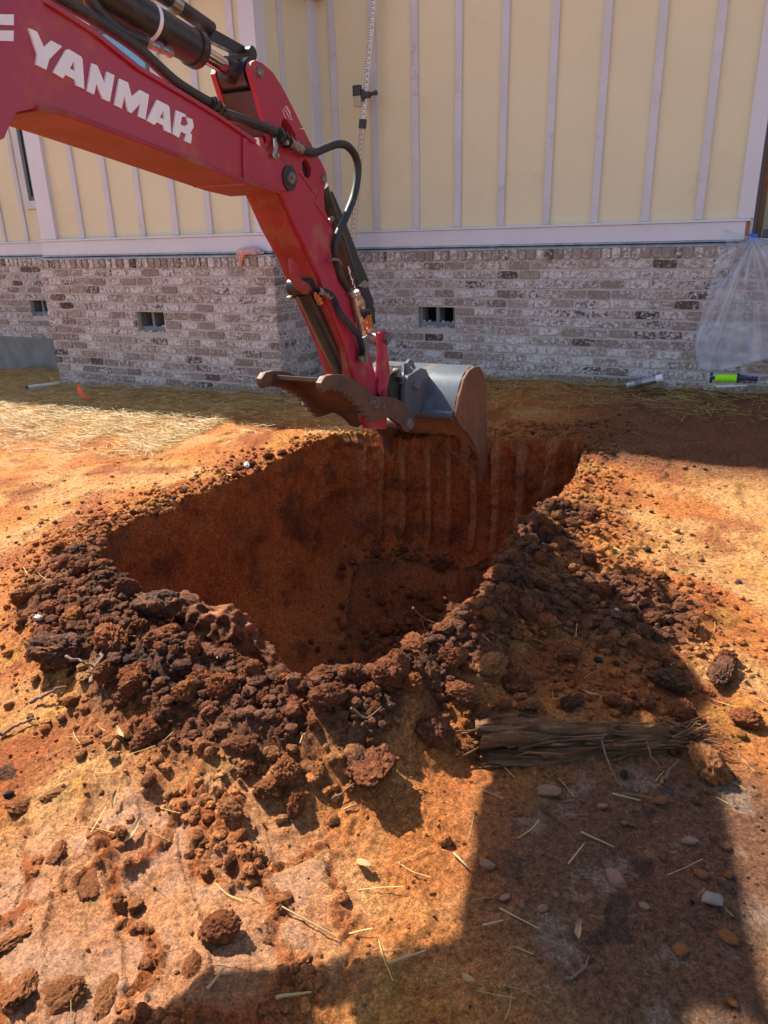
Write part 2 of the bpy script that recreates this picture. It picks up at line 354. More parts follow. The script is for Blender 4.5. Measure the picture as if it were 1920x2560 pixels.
def soilcol(x, y, wet=False):
    th, r, d, A, heap, mud, straw, nP, u = masks(x, y); P2 = xyz(x, y)
    c = np.tile(C_['clay'], (len(x), 1))
    c = lerp(c, C_['pale'], sm(-.15, .45, fbm(P2*1.7+2, 4)+.45*spot(x, y, .05, 1.35, .6, .45)+.4*spot(x, y, 1.9, 3.6, .8, .9)+.5*spot(x, y, -2.2, 4.6, 1.2, 1.)-.15))
    c = lerp(c, C_['red'], .75*sm(.05, .5, fbm(P2*2.6+9, 5)+.25*np.exp(-(np.maximum(d, 0)/.35)**2)))
    c = lerp(c, C_['ochre'], .6*sm(.2, .55, fbm(P2*3.3+50, 4)))
    dk = np.clip(heap*1.15+.45*fbm(P2*5+21, 4)*heap, 0, 1)
    c = lerp(c, C_['dark']*1.25, .88*sm(.30, .8, dk))
    c = lerp(c, C_['black'], .55*sm(.55, .95, dk)*sm(.12, .5, fbm(P2*4.2+33, 4)))
    c = lerp(c, C_['red']*.9, .55*sm(.1, .5, fbm(P2*6+70, 4))*heap)
    wx, wy = x+.03*noise3(P2*9+1), y+.03*noise3(P2*9+40); ang = .45; tx, ty = math.cos(ang)*wx+math.sin(ang)*wy, -math.sin(ang)*wx+math.cos(ang)*wy
    f1, f2, iv = worley(tx+.16*noise3(P2*3.3), ty*.55+.16*noise3(P2*3.3+9), .27, 70)
    pad = sm(.06, .20, f2-f1+.16*fbm(P2*8, 3)); c = lerp(c, C_['red']*1.15, .8*sm(.15, .5, mud)*(1-pad)); c = lerp(c, C_['smear'], .85*sm(.2, .6, mud)*pad)
    sh = spot(x, y, .72, 1.25, .55, .55)                       # soil darkened to deepen the machine's shadow; also masks the ash and stains
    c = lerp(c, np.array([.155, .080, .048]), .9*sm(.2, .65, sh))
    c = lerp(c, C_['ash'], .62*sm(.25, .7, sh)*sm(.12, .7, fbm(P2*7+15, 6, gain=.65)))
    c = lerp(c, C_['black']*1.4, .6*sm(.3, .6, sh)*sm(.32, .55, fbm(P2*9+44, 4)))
    c = lerp(c, np.array([.16, .068, .036]), .85*sm(4.35, 4.75, nP)*sm(-1.6, -.6, u))       # darker brown strip right of the pit by the house
    c = lerp(c, np.array([.40, .25, .085]), .7*straw*(1-.8*sm(-3.2, -1.6, u)))
    if wet: return c*np.array([.90, .84, .80]), sm(.25, .7, mud)*pad*sm(-.3, .3, fbm(P2*6+3, 3))
    return c*np.array([.90, .84, .80])
# angular samples, denser towards the camera
NT, NW, NF = 1400, 80, 80
tt = np.linspace(0, 2*np.pi, 4001); dens = 1+1.5*np.exp(-((tt-1.5*np.pi)/.75)**2)+.6*np.exp(-((tt-.5*np.pi)/.6)**2); cd = np.cumsum(dens); cd = (cd-cd[0])/(cd[-1]-cd[0])
TH = np.interp(np.arange(NT)/NT, cd, tt); TH = np.where(TH > np.pi, TH-2*np.pi, TH)
Rj = rimR(TH); R0 = Rj.copy(); ux, uy = np.cos(TH), np.sin(TH)
Rj = Rj+.035*fbm(np.stack([ux*Rj*5, uy*Rj*5, 0*ux], 1), 4)+.018*fbm(np.stack([ux*Rj*22, uy*Rj*22, 0*ux+7], 1), 3)
rings, cols, wets = [], [], []
out_d = np.r_[np.arange(0, .75, .0075), np.arange(.75, 1.5, .0105), np.arange(1.5, 3.2, .03), 3.2+np.cumsum(.035*1.135**np.arange(44))]; out_d[-1] = 90
for dd in out_d:
    x, y = PC[0]+ux*(Rj+dd), PC[1]+uy*(Rj+dd); z = height(x, y)
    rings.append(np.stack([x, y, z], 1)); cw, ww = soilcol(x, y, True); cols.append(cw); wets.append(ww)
outer = rings[::-1]; ocol = cols[::-1]
top = outer[-1]
# the pit's walls and floor
fl_scale = np.interp(TH, np.radians([-180, -150, -120, -90, -60, -30, 0, 30, 60, 90, 110, 130, 150, 180]), [.62, .86, 1.0, 1.0, 1.0, 1.0, .95, .92, .88, .86, .78, .60, .52, .62])
def floorz(y): return -1.32+.18*sm(3.4, 4.4, np.asarray(y, float))+.36*sm(4.45, 5.12, np.asarray(y, float))
depth = -floorz(PC[1]+uy*R0*fl_scale)
wall, wcol = [], []
backw = np.exp(-((TH-1.25)/.62)**2)
for i in range(1, NW+1):
    t = i/NW; sh = (1-math.cos(.5*math.pi*t))**1.05
    rr2 = (R0+(Rj-R0)*math.exp(-t/.07))*(1+(fl_scale-1)*sh); x, y = PC[0]+ux*rr2, PC[1]+uy*rr2
    z = top[:, 2]*(1-t)-depth*math.sin(.5*math.pi*t)**.95
    P3 = np.stack([x, y, z], 1); leftw = np.exp(-((np.abs(TH)-2.55)/.55)**2)
    off = .050*fbm(P3*3.2+3, 4)*(1-.55*leftw)+.022*ridged(P3*11, 4)*(1-.55*leftw)+.03*np.exp(-(t/.10)**2)*fbm(P3*14, 3)
    ucoord = x*HU[0]+y*HU[1]
    gu = ucoord/.17+.55*noise3(np.stack([ucoord*2.3, 0*x, .4*z], 1)); gr = np.abs((gu % 1)-.5)*2*(.82+.3*(_wj[(np.floor(gu).astype(int)*7) & 4095, 0]))
    off = off+backw*(.055*sm(.60, .74, gr)-.016)*sm(.02, .12, t)*sm(.85, .55, t)
    rr3 = rr2-off*sm(0, .05, t); x, y = PC[0]+ux*rr3, PC[1]+uy*rr3
    wall.append(np.stack([x, y, z], 1))
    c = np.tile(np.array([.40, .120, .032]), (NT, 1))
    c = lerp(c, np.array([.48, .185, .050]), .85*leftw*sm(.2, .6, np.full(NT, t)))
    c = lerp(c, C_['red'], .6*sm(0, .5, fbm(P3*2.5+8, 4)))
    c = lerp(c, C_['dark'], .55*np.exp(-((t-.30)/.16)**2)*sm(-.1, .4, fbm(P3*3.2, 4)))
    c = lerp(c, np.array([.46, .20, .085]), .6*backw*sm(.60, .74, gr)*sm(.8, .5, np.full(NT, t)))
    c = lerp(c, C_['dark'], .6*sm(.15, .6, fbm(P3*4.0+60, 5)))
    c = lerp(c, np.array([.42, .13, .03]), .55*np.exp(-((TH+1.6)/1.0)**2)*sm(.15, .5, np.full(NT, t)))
    wcol.append(c)
last = wall[-1]; floor, fcol = [], []
sR = rimR(TH)*fl_scale; sx_, sy_ = PC[0]+ux*sR, PC[1]+uy*sR
for i in range(1, NF+1):
    k = max(1-i/NF, .0004); e_ = sm(1., .9, np.full(NT, k)); x = PC[0]+((last[:, 0]*(1-e_)+sx_*e_)-PC[0])*k; y = PC[1]+((last[:, 1]*(1-e_)+sy_*e_)-PC[1])*k
    P2 = xyz(x, y); f1, f2, iv = worley(x+.04*noise3(P2*6), y+.04*noise3(P2*6+3), .13, 8); g1, g2, jv = worley(x, y, .055, 9); uu = x*HU[0]+y*HU[1]+.08*noise3(P2*2.5); z = floorz(y)+.05*fbm(P2*3, 3)+.05*np.abs(((uu/.24) % 1)-.5)+.045*np.maximum(1-1.4*f1*f1, 0)*(.3+iv)+.016*np.maximum(1-1.5*g1*g1, 0)*(.3+jv)-.03
    bl = sm(1.0, .75, np.full(NT, k)); z = last[:, 2]*(1-bl)+z*bl
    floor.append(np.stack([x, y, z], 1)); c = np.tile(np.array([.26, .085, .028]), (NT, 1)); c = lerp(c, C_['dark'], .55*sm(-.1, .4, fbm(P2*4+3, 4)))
    c = lerp(c, np.array([.42, .14, .035]), .7*spot(x, y, .35, 2.9, .6, .5)); fcol.append(c)  # orange glow on the near floor painted into the soil colour
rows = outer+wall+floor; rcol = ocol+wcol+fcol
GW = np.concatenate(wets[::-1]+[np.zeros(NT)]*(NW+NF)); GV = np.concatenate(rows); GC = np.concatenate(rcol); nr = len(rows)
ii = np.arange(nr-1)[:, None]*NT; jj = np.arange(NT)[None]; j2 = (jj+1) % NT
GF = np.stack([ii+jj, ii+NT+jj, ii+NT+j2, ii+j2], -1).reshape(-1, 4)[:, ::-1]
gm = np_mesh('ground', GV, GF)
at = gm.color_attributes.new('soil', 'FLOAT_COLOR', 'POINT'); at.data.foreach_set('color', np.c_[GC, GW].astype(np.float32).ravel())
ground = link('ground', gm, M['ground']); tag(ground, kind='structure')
if gm.polygons[10].normal.z < 0: gm.flip_normals()

# ------------------------------------------------------------------ house
HO = HN*HD
house = empty('house', (HO[0], HO[1], 0), -YAW)
tag(house, 'cream board and batten house on a whitewashed brick foundation behind the pit', 'house')
def hl(x, y, z=0): return np.array([*(HO+HU*x+HN*y), z])       # house local -> world
VT, V0, PIT = 1.514, 1.221, .0813
def brick_mesh(w, h, seed):
    g = np.random.default_rng(seed); c = min(w, h)*.17
    base = [(-w/2+c, -h/2), (0, -h/2), (w/2-c, -h/2), (w/2, -h/2+c), (w/2, h/2-c), (w/2-c, h/2), (w*.12, h/2), (-w/2+c, h/2), (-w/2, h/2-c), (-w/2, -h/2+c)]
    o = [(x+g.normal()*.0022, z+g.normal()*.0022) for x, z in base]
    V = [(x*.965, g.normal()*.0008, z*.90) for x, z in o]+[(x, .006+abs(g.normal())*.002, z) for x, z in o]+[(x, .04, z) for x, z in o]
    n = len(o); F = [tuple(range(n))]
    for k in range(n):
        a = (k+1) % n; F += [(k, k+n, a+n, a), (k+n, k+2*n, a+2*n, a+n)]
    return V, F
BW, BH = .2032, .0813
SV = [brick_mesh(BW-.016, BH-.0175, 100+k) for k in range(14)]; RV = [brick_mesh(.062, .088, 200+k) for k in range(8)]
def to_me(nm, vf): me = py_mesh(nm, *vf); me.materials.append(M['brick']); return me
SM_ = [to_me('brick', v) for v in SV]; RM_ = [to_me('rowlock_brick', v) for v in RV]
WALLS = {  # name: origin (local), local direction angle, length, bottom z, openings(s0,s1,z0,z1), visible s-range
    'main': ((-3.863, 0), 0, 5.6, -.05, [(-2.91+3.863, -2.53+3.863, .62, .815)]),
    'bump': ((-6.81, -BD), 0, 2.947, -.22, [(1.262, 1.612, .62, .815)]),
    'return': ((-3.863, -BD), math.pi/2, .978, -.05, []),
    'left': ((-10.6, 0), 0, 3.8, .36, [(2.32, 2.67, .62, .815)])}
bricks = []
for wn_, (og, ang, LEN, zb, ops) in WALLS.items():
    d = np.array([math.cos(ang), math.sin(ang)])
    par = empty('brick_wall', (0, 0, 0), 0, house)
    # mortar backing, pieced round the vent openings
    mb = MB(); T0, T1 = .0085, .11
    def wbox(s0, s1, z0, z1, y0=T0, y1=T1):
        b = MB().box((s0, y0, z0), (s1, y1, z1)); c, s = math.cos(ang), math.sin(ang)
        return [(og[0]+c*v[0]-s*v[1], og[1]+s*v[0]+c*v[1], v[2]) for v in b.v], b.f
    ztop = 1.318; e0 = .0085 if wn_ in ('bump', 'return') else 0
    if ops:
        a, b, c0, c1 = ops[0]
        for s0, s1, z0, z1 in ((e0, a, zb-.3, ztop), (b, LEN-(.0085 if wn_ == 'bump' else 0), zb-.3, ztop), (a, b, zb-.3, c0), (a, b, c1, ztop)): mb.add(*wbox(s0, s1, z0, z1))
    else: mb.add(*wbox(.0085+.10, LEN, zb-.3, ztop))
    mo = mb.build('mortar', M['mortar'], house); par_o = mo
    bpy.data.objects.remove(par)
    ncourse = int((V0-zb)/PIT)+1; side = wn_ in ('bump',)
    for k in range(ncourse):
        z = V0-.5*PIT-k*PIT+.005; s = -(.5*BW if k % 2 else 0.)+(0 if wn_ != 'return' else -.1)
        if wn_ == 'left': s += .03
        while s < LEN-.02:
            a, b = max(s, 0), min(s+BW, LEN); segs = [(a, b)]
            for (o0, o1, z0, z1) in ops:
                if z0-.03 < z < z1+.03:
                    ns = []
                    for (p, q) in segs:
                        if q <= o0 or p >= o1: ns.append((p, q))
                        else:
                            if p < o0: ns.append((p, o0))
                            if q > o1: ns.append((o1, q))
                    segs = ns
            for (p, q) in segs:
                if q-p > .035: bricks.append((wn_, og, ang, (p+q)/2, z, (q-p-.016)/(BW-.016), par_o))
            s += BW
    nrow = int(LEN/.0795)
    for k in range(nrow):
        s = (k+.5)*LEN/nrow; zz = 1.272
        me = RM_[(k*5+k//3) % 8]; o = link('rowlock_brick', me, None, par_o)
        c, sn = math.cos(ang), math.sin(ang); ypr = -.008+rng.normal()*.0015
        o.location = (og[0]+c*s-sn*ypr, og[1]+sn*s+c*ypr, zz+rng.normal()*.002); o.rotation_euler = (0, rng.normal()*.02, ang)
def bkey(b):
    wn_, og, ang, s, z, w, _ = b; P = hl(og[0]+math.cos(ang)*s, og[1]+math.sin(ang)*s, z)
    dd = P-np.array([0, 0, CAMZ]); dp = dd[1]*cp-dd[2]*sp; px = 960+dd[0]/dp*FPX
    vis = -60 < px < 1960
    if wn_ == 'main' and px > 1930: vis = False
    return (0 if vis else 1, np.linalg.norm(dd)-w*.05)
bricks.sort(key=bkey); rest = MB()
for i, (wn_, og, ang, s, z, w, par) in enumerate(bricks):
    c, sn = math.cos(ang), math.sin(ang); yj = float(rng.normal()*.0018); rz = float(rng.normal()*.006); ry = float(rng.normal()*.008)
    L_ = (og[0]+c*s-sn*yj, og[1]+sn*s+c*yj, z+float(rng.normal()*.0018)); v = int(rng.integers(14)); fl = 1
    if i < 300:
        o = link('brick', SM_[v], None, par); o.location = L_; o.rotation_euler = (0, ry, ang+rz); o.scale = (w, 1, 1)
    else:
        V, F = SV[v]; m = Matrix.Translation(L_) @ Matrix.Rotation(ang+rz, 4, 'Z') @ Matrix.Rotation(ry, 4, 'Y') @ Matrix.Diagonal((w, 1, 1, 1))
        rest.add([m @ Vector(p) for p in V], F)
tag(rest.build('brick_courses', M['brick_i'], house), kind='stuff')
# mortar wash on top of the rowlock course, sloping out
def ledge(pts):
    mb = MB(); V, F = [], []
    for (x, y, nx, ny) in pts: V += [(x+nx*.006, y+ny*.006, 1.316), (x+nx*.006, y+ny*.006, 1.326), (x-nx*.075, y-ny*.075, 1.345), (x-nx*.075, y-ny*.075, 1.31)]
    for i in range(len(pts)-1):
        for k in range(4): F.append((i*4+k, i*4+(k+1) % 4, i*4+4+(k+1) % 4, i*4+4+k))
    return mb.add(V, F)
q = math.sqrt(2)
ledge([(-3.863, 0, 0, -1), (1.7, 0, 0, -1)]).build('ledge', M['metal_flash'], house)
ledge([(-10.6, 0, 0, -1), (-6.82, 0, 0, -1)]).build('ledge', M['metal_flash'], house)
ledge([(-6.81, -BD, 0, -1), (-3.863, -BD, 1, -1), (-3.863, 0, 1, 0)]).build('ledge', M['metal_flash'], house)
# concrete footing under the left brickwork
MB().box((-10.6, -.035, -.5), (-6.815, .12, .352)).build('footing', M['concrete'], house, bevel=.012)
MB().box((-3.863, -.012, -.4), (1.7, .05, -.055)).build('footing', M['concrete'], house)
# vents: concrete block with two cores
for (x, y) in ((-2.72, 0), (-5.373, -BD), (-8.105, 0)):
    w = .19; vt_ = MB()
    vt_.box((x-w, y+.045, .61), (x+w, y+.2, .672)); vt_.box((x-w, y+.046, .672), (x-w+.032, y+.2, .83)); vt_.box((x+w-.032, y+.046, .672), (x+w, y+.2, .83)); vt_.box((x-.016, y+.047, .672), (x+.016, y+.2, .83))
    v = vt_.build('vent', M['block'], house, bevel=.004)
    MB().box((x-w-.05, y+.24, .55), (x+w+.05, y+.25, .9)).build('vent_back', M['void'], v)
    mb = MB(); g = np.random.default_rng(int(abs(x)*100))
    for k in range(26):
        a = g.uniform(-.17, .17); s = g.uniform(.006, .014); yy = y+g.uniform(.0, .06)
        mb.box((x+a-s, yy, .615), (x+a+s, yy+s*2, .622+s*g.uniform(.3, 1.4)+(.05 if yy > y+.045 else 0)))
    tag(mb.build('mortar_droppings', M['mortar'], v, bevel=.003), kind='stuff')
MB().box((-6.80, -BD+.111, -.5), (-6.70, 0, 1.318)).build('mortar', M['mortar'], house)
# siding sheets, battens, skirt boards
ZT = 5.85
def sid(a, b): return MB().box(a, b).build('siding', M['siding'], house)
SY = .075
sid((-3.93, SY, 1.36), (-.13, .2, ZT)); sid((-14, SY, 1.36), (-6.74, .2, ZT))
sid((-6.74, -BD+SY, 1.36), (-3.93, -BD+.2, 3.45)); sid((-4.06, -BD+.2, 1.36), (-3.932, SY, 3.45)); sid((-6.74, -BD+.2, 1.36), (-6.61, SY, 3.45))
def board(a, b, mat='batten', nm='batten'): return MB().box(a, b).build(nm, M[mat], house, bevel=.003)
BT = .019
for i in range(-2, 7): x = -2.973+i*.4064; board((x, SY-BT, VT), (x+.062, SY+.01, ZT))
for x in (-8.215, -8.62, -9.03, -9.43, -9.84): board((x, SY-BT, VT), (x+.062, SY+.01, ZT))
for x in (-6.211, -5.80, -5.405, -4.995, -4.60, -4.185):
    if -5.75 < x < -4.98: board((x, -BD+SY-BT, VT), (x+.064, -BD+SY+.01, 2.22))
    else: board((x, -BD+SY-BT, VT), (x+.064, -BD+SY+.01, 3.45))
for yy in (-.56,): board((-3.94, yy, VT), (-3.93+BT, yy+.062, 3.45))
CB = .026
board((-6.752, -BD+SY-CB, VT), (-6.525, -BD+SY+.01, 3.45), 'trim', 'corner_board')
board((-6.56, -BD+SY-CB-.012, VT), (-6.525, -BD+SY-CB, 3.45), 'trim', 'corner_board')
board((-4.058, -BD+SY-CB, VT), (-3.93+CB, -BD+SY+.01, 3.45), 'trim', 'corner_board')
board((-3.94, -BD+SY+.011, VT), (-3.93+CB, -BD+SY+.13, 3.45), 'trim', 'corner_board')
board((-3.94, SY-.16, VT), (-3.93+CB-.002, SY, ZT), 'trim', 'corner_board')
board((-.222, SY-CB, VT), (-.13+.022, SY+.01, ZT), 'trim', 'corner_board')
board((-.14, SY+.011, VT-.15), (-.13+.024, SY+.14, ZT), 'trim', 'corner_board')
def skirt(a, b):
    o = board(a, b, 'trim', 'skirt_board'); return o
KY = .045
skirt((-3.90, KY, 1.36), (-.155, SY+.01, VT-.022)); MB().box((-3.90, KY-.012, VT-.021), (-.125, SY, VT-.002)).build('drip_cap', M['trim'], house, bevel=.003)
skirt((-14, KY, 1.36), (-6.72, SY+.01, VT-.022)); MB().box((-14, KY-.012, VT-.021), (-6.72, SY, VT-.002)).build('drip_cap', M['trim'], house, bevel=.003)
skirt((-6.77, -BD+KY, 1.36), (-3.895, -BD+SY+.01, VT-.022)); MB().box((-6.785, -BD+KY-.012, VT-.021), (-3.885, -BD+SY, VT-.002)).build('drip_cap', M['trim'], house, bevel=.003)
skirt((-3.93, -BD+SY+.012, 1.36), (-3.897, KY-.001, VT-.022)); MB().box((-3.93, -BD+SY+.002, VT-.021), (-3.886, KY-.014, VT-.002)).build('drip_cap', M['trim'], house, bevel=.003)
for a, b in (((-3.90, KY-.006, 1.346), (-.16, SY, 1.359)), ((-14, KY-.006, 1.346), (-6.72, SY, 1.359)), ((-6.775, -BD+KY-.006, 1.346), (-3.892, -BD+SY, 1.359))):
    MB().box(a, b).build('flashing', M['metal_flash'], house)
MB().box((-.154, KY+.002, 1.362), (-.126, SY+.01, VT-.024)).build('end_grain', M['wood'], house)
# porch recess right of the corner board
MB().box((-.105, .09, 1.30), (1.7, 1.6, 1.362)).build('porch_slab', M['metal_flash'], house, bevel=.006)
MB().box((-.105, 1.3, 1.362), (1.7, 1.4, ZT)).build('porch_wall', M['siding'], house)
MB().box((-.104, .1, 1.363), (-.085, 1.3, ZT)).build('porch_jamb', M['win_frame'], house)
MB().box((-.084, .55, 1.363), (-.04, .60, 4)).build('porch_post', M['wood'], house, bevel=.004)
MB().box((-.03, .09, 1.364), (.20, .14, 1.43)).build('porch_sill', M['win_frame'], house, bevel=.004)
MB().box((-.125, .02, 1.335), (-.06, .075, 1.40)).build('tape_patch', M['tape'], house, bevel=.006)
# windows
def window(x0, x1, z0, z1, y, glass, mull=None):
    fr = MB(); f = .045
    for a, b in (((x0, y-.03, z0), (x0+f, y+.01, z1)), ((x1-f, y-.03, z0), (x1, y+.01, z1)), ((x0+f, y-.03, z0), (x1-f, y+.01, z0+f)), ((x0+f, y-.03, z1-f), (x1-f, y+.01, z1))): fr.box(a, b)
    if mull: fr.box((x0+f, y-.022, mull), (x1-f, y+.01, mull+.04))
    o = fr.build('window', M['win_frame'], house, bevel=.003)
    MB().box((x0+f, y-.012, z0+f), (x1-f, y-.004, z1-f)).build('pane', M[glass], o)
    for a, b in (((x0-.09, y-.034, z0-.09), (x0-.001, y+.01, z1+.1)), ((x1+.001, y-.034, z0-.09), (x1+.09, y+.01, z1+.1)), ((x0, y-.035, z0-.09), (x1, y+.01, z0-.001)), ((x0, y-.035, z1+.001), (x1, y+.01, z1+.1))):
        MB().box(a, b).build('casing', M['batten'], o, bevel=.003)
window(-8.0, -7.2, 1.965, 3.5, SY, 'glass_dark')
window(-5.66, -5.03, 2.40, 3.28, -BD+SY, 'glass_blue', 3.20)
# upper storey edge, bay roof and main roof (above the frame, they shade the ground)
MB().prism([[(-BD-.10, 3.45), (-BD-.10, 3.52), (.1, 3.95), (.1, 3.45)]], -6.85, -3.82).build('bay_roof', M['roof'], house)
bo = bpy.data.objects['bay_roof']; bo.data.transform(Matrix(((0, 1, 0, 0), (1, 0, 0, 0), (0, 0, 1, 0), (0, 0, 0, 1)))); bo.data.flip_normals()
ev = MB().prism([[(-.38, ZT), (-.38, ZT+.2), (3.5, ZT+1.8), (7.4, ZT+.2), (7.4, ZT)]], -14, 4.5).build('roof', M['roof'], house)
ev.data.transform(Matrix(((0, 1, 0, 0), (1, 0, 0, 0), (0, 0, 1, 0), (0, 0, 0, 1)))); ev.data.flip_normals()
MB().box((-14, 6.8, 0), (1.7, 7, ZT)).build('rear_wall', M['siding'], house)
MB().box((-14.2, .2, 0), (-14, 7, ZT)).build('side_wall', M['siding'], house)
MB().box((1.7, .05, -.3), (1.9, 7, ZT)).build('side_wall', M['siding'], house)

# ------------------------------------------------------------------ excavator
AL, YH = math.radians(27), 4.7
E1 = np.array([math.sin(AL), math.cos(AL), 0]); E3 = np.array([math.cos(AL), -math.sin(AL), 0])
rh = ray(1024, 1059); P0 = rh*(YH/rh[1])+np.array([0, 0, CAMZ]); C3 = P0 @ E3
S0 = -.9                                                           # root sits under the boom foot
exc = empty('excavator', tuple(E1*S0+E3*C3), math.pi/2-AL)
tag(exc, 'red and black excavator with its arm and bucket reaching into the pit', 'excavator')
def bs(x, y, off=0.):
    r = ray(x, y); t = C3+off; k = t/(E3 @ r); P = r*k+np.array([0, 0, CAMZ]); return (float(P @ E1)-S0, float(P[2]))
def bl(x, y, off=0.): s, z = bs(x, y, off); return (s, -off, z)
def Z1(L): return [(x*.3858, y*.3858) for x, y in L]
def Z2(L): return [(480+x*.2893, 60+y*.2893) for x, y in L]
def Z3(L): return [(560+x*.3014, 380+y*.3014) for x, y in L]
def Z4(L): return [(640+x*.3858, 700+y*.3858) for x, y in L]
def Z6(L): return [(220+x*.1808, y*.1808) for x, y in L]
def S(L, off): return [bs(x, y, off) for x, y in L]
def plate(name, L, off, w, mat, parent=None, holes=(), bevel=.004, smooth=None):
    """an outline on the plane `off`, `w` thick away from it"""
    loops = [S(L, off)]+[S(h, off) for h in holes]
    return MB().prism(loops, -off, -off+w).build(name, M[mat], parent or exc, bevel=0 if holes else bevel, smooth=smooth)
def ex(pts): return [(s-S0, z) for s, z in pts]
HB, HA = .125, .095
# boom: the part in view, then the bend and the foot outside the frame
top_e = [(627, 346), (540, 286), (463, 239), (347, 170), (231, 77), (112, 0)]
bot_e = [(640, 463), (501, 410), (347, 352), (231, 309), (150, 281), (95, 270), (48, 280), (30, 310), (16, 345), (0, 352)]
boom_out = S([(690, 388), (722, 412), (738, 430), (741, 447), (735, 467), (718, 477), (694, 477)]+bot_e, HB)+ex([(1.30, 1.66), (1.20, 1.74), (.9, 1.66), (.3, 1.22), (-.8, .70), (-.9, .62), (-1.02, .66), (-1.05, .80), (-.6, 1.15), (.0, 1.62), (.5, 1.98), (1.0, 2.19), (1.35, 2.21)])+S(top_e[::-1], HB)
boom = MB().prism([boom_out], -HB+.008, HB-.008).build('boom', M['red'], exc, bevel=.006)
def strip(name, L, off, wid, th, mat, parent):
    P = S(L, off) if not isinstance(L[0][0], float) or max(abs(p[0]) for p in L) > 10 else L
    mb = MB(); V, F = [], []
    for i, (s, z) in enumerate(P):
        a, b = P[max(i-1, 0)], P[min(i+1, len(P)-1)]; dx, dz = b[0]-a[0], b[1]-a[1]; l = math.hypot(dx, dz); nx, nz = -dz/l*th/2, dx/l*th/2
        V += [(s-nx, -wid, z-nz), (s+nx, -wid, z+nz), (s+nx, wid, z+nz), (s-nx, wid, z-nz)]
    for i in range(len(P)-1):
        for k in range(4): F.append((4*i+k, 4*i+(k+1) % 4, 4*i+4+(k+1) % 4, 4*i+4+k))
    F += [(0, 1, 2, 3), (4*len(P)-1, 4*len(P)-2, 4*len(P)-3, 4*len(P)-4)]
    return mb.add(V, F).build(name, M[mat], parent, bevel=.003)
strip('top_flange', [(640, 355)]+top_e, HB, HB+.004, .016, 'red', boom)
strip('bottom_flange', [(700, 479)]+bot_e[:6], HB, HB+.004, .016, 'red_dirty', boom)
strip('weld_band', Z2([(462, 985), (462, 1180), (470, 1385)]), HB, HB+.002, .028, 'red', boom)
# lettering
def letters(nm, loops): MB().prism([S(l, HB) for l in loops], -HB+.0015, -HB+.0105).build(nm, M['white'], boom)
letters('letter', [Z1([(188, 180), (243, 204), (288, 305), (335, 262), (405, 300), (322, 385), (303, 452), (237, 418), (245, 350)])])
letters('letter', [Z1([(430, 322), (448, 318), (530, 366), (538, 385), (550, 577), (497, 553), (490, 517), (428, 484), (411, 507), (347, 468)]), Z1([(482, 392), (456, 443), (489, 461)])])
letters('letter', [Z1([(598, 408), (634, 424), (680, 538), (695, 463), (745, 488), (714, 661), (668, 640), (628, 540), (613, 612), (567, 590)])])
letters('letter', [Z6([(440, 1085), (560, 1140), (612, 1335), (720, 1240), (850, 1310), (800, 1655), (700, 1610), (728, 1432), (605, 1565), (562, 1540), (510, 1320), (472, 1500), (372, 1450)])])
letters('letter', [Z1([(1020, 646), (1092, 682), (1102, 700), (1112, 864), (1068, 846), (1064, 815), (1020, 791), (1003, 809), (955, 781)]), Z1([(1062, 712), (1040, 760), (1066, 773)])])
letters('letter', [Z1([(1145, 714), (1204, 741), (1208, 757), (1182, 755), (1172, 806), (1198, 818), (1225, 803), (1212, 757), (1250, 774), (1258, 822), (1236, 862), (1247, 876), (1239, 931), (1198, 912), (1210, 868), (1175, 852), (1162, 892), (1121, 868)])])
letters('stripe', [Z1([(-60, 90), (93, 93), (92, 163), (-60, 157)])]); letters('stripe', [Z1([(-60, 194), (92, 198), (91, 266), (-60, 262)])])
def disc(name, px, rpx, off, h, mat, parent=None, n=28):
    c = bl(*px, off); r = rpx/FPX*math.hypot(c[0]+S0, 1.2)*1.05
    return MB().tube([(c[0], -off+.01, c[2]), (c[0], -off-h*.7, c[2]), (c[0], -off-h, c[2])], [r, r, r*.9], n).build(name, M[mat], parent or exc, smooth=40)
def bolt(px, rpx, off, h, mat='steel', parent=None, n=6): return disc('bolt', px, rpx, off, h, mat, parent, n)
d0 = disc('pivot_pin', (726, 445), 14, HB, .012, 'pin'); bolt((731, 443), 4, HB+.012, .01, 'steel', d0)
# arm: two lug plates above, welded box below
armR = Z2([(500, 385), (512, 335), (545, 312), (610, 340), (700, 420), (770, 530), (850, 680), (950, 880), (1040, 1060), (1120, 1200), (1160, 1290), (1166, 1350), (1140, 1440)])+Z3([(826, 385), (836, 480), (885, 600), (902, 662), (896, 705), (902, 790), (885, 860), (915, 980), (985, 1100), (1062, 1195), (1088, 1350), (1120, 1560)])+Z4([(740, 480), (790, 690), (815, 760), (850, 900), (845, 968), (720, 962), (690, 900), (640, 610)])+Z3([(1020, 1600), (920, 1350), (830, 1140), (740, 900), (600, 620), (510, 400), (440, 250), (300, 40)])+Z2([(680, 1000), (610, 780), (560, 600)])
h1 = Z2([(772, 860), (785, 820), (812, 820), (850, 870), (895, 960), (905, 1030), (885, 1100), (840, 1090), (800, 1010), (775, 930)])
h2 = Z2([(952, 1190), (975, 1168), (1005, 1190), (1030, 1250), (1025, 1310), (1000, 1338), (970, 1310), (950, 1250)])
arm = empty('arm', (0, 0, 0), 0, exc)
plate('side_plate', armR, HA, .022, 'red_arm', arm, (h1, h2))
sF = S(armR, HA); hF = [S(h1, HA), S(h2, HA)]
sF2 = S(armR[:27]+Z4([(815, 760), (780, 800), (700, 790)])+armR[32:], HA)
MB().prism([sF2]+hF, HA-.022, HA).build('side_plate', M['red'], arm)
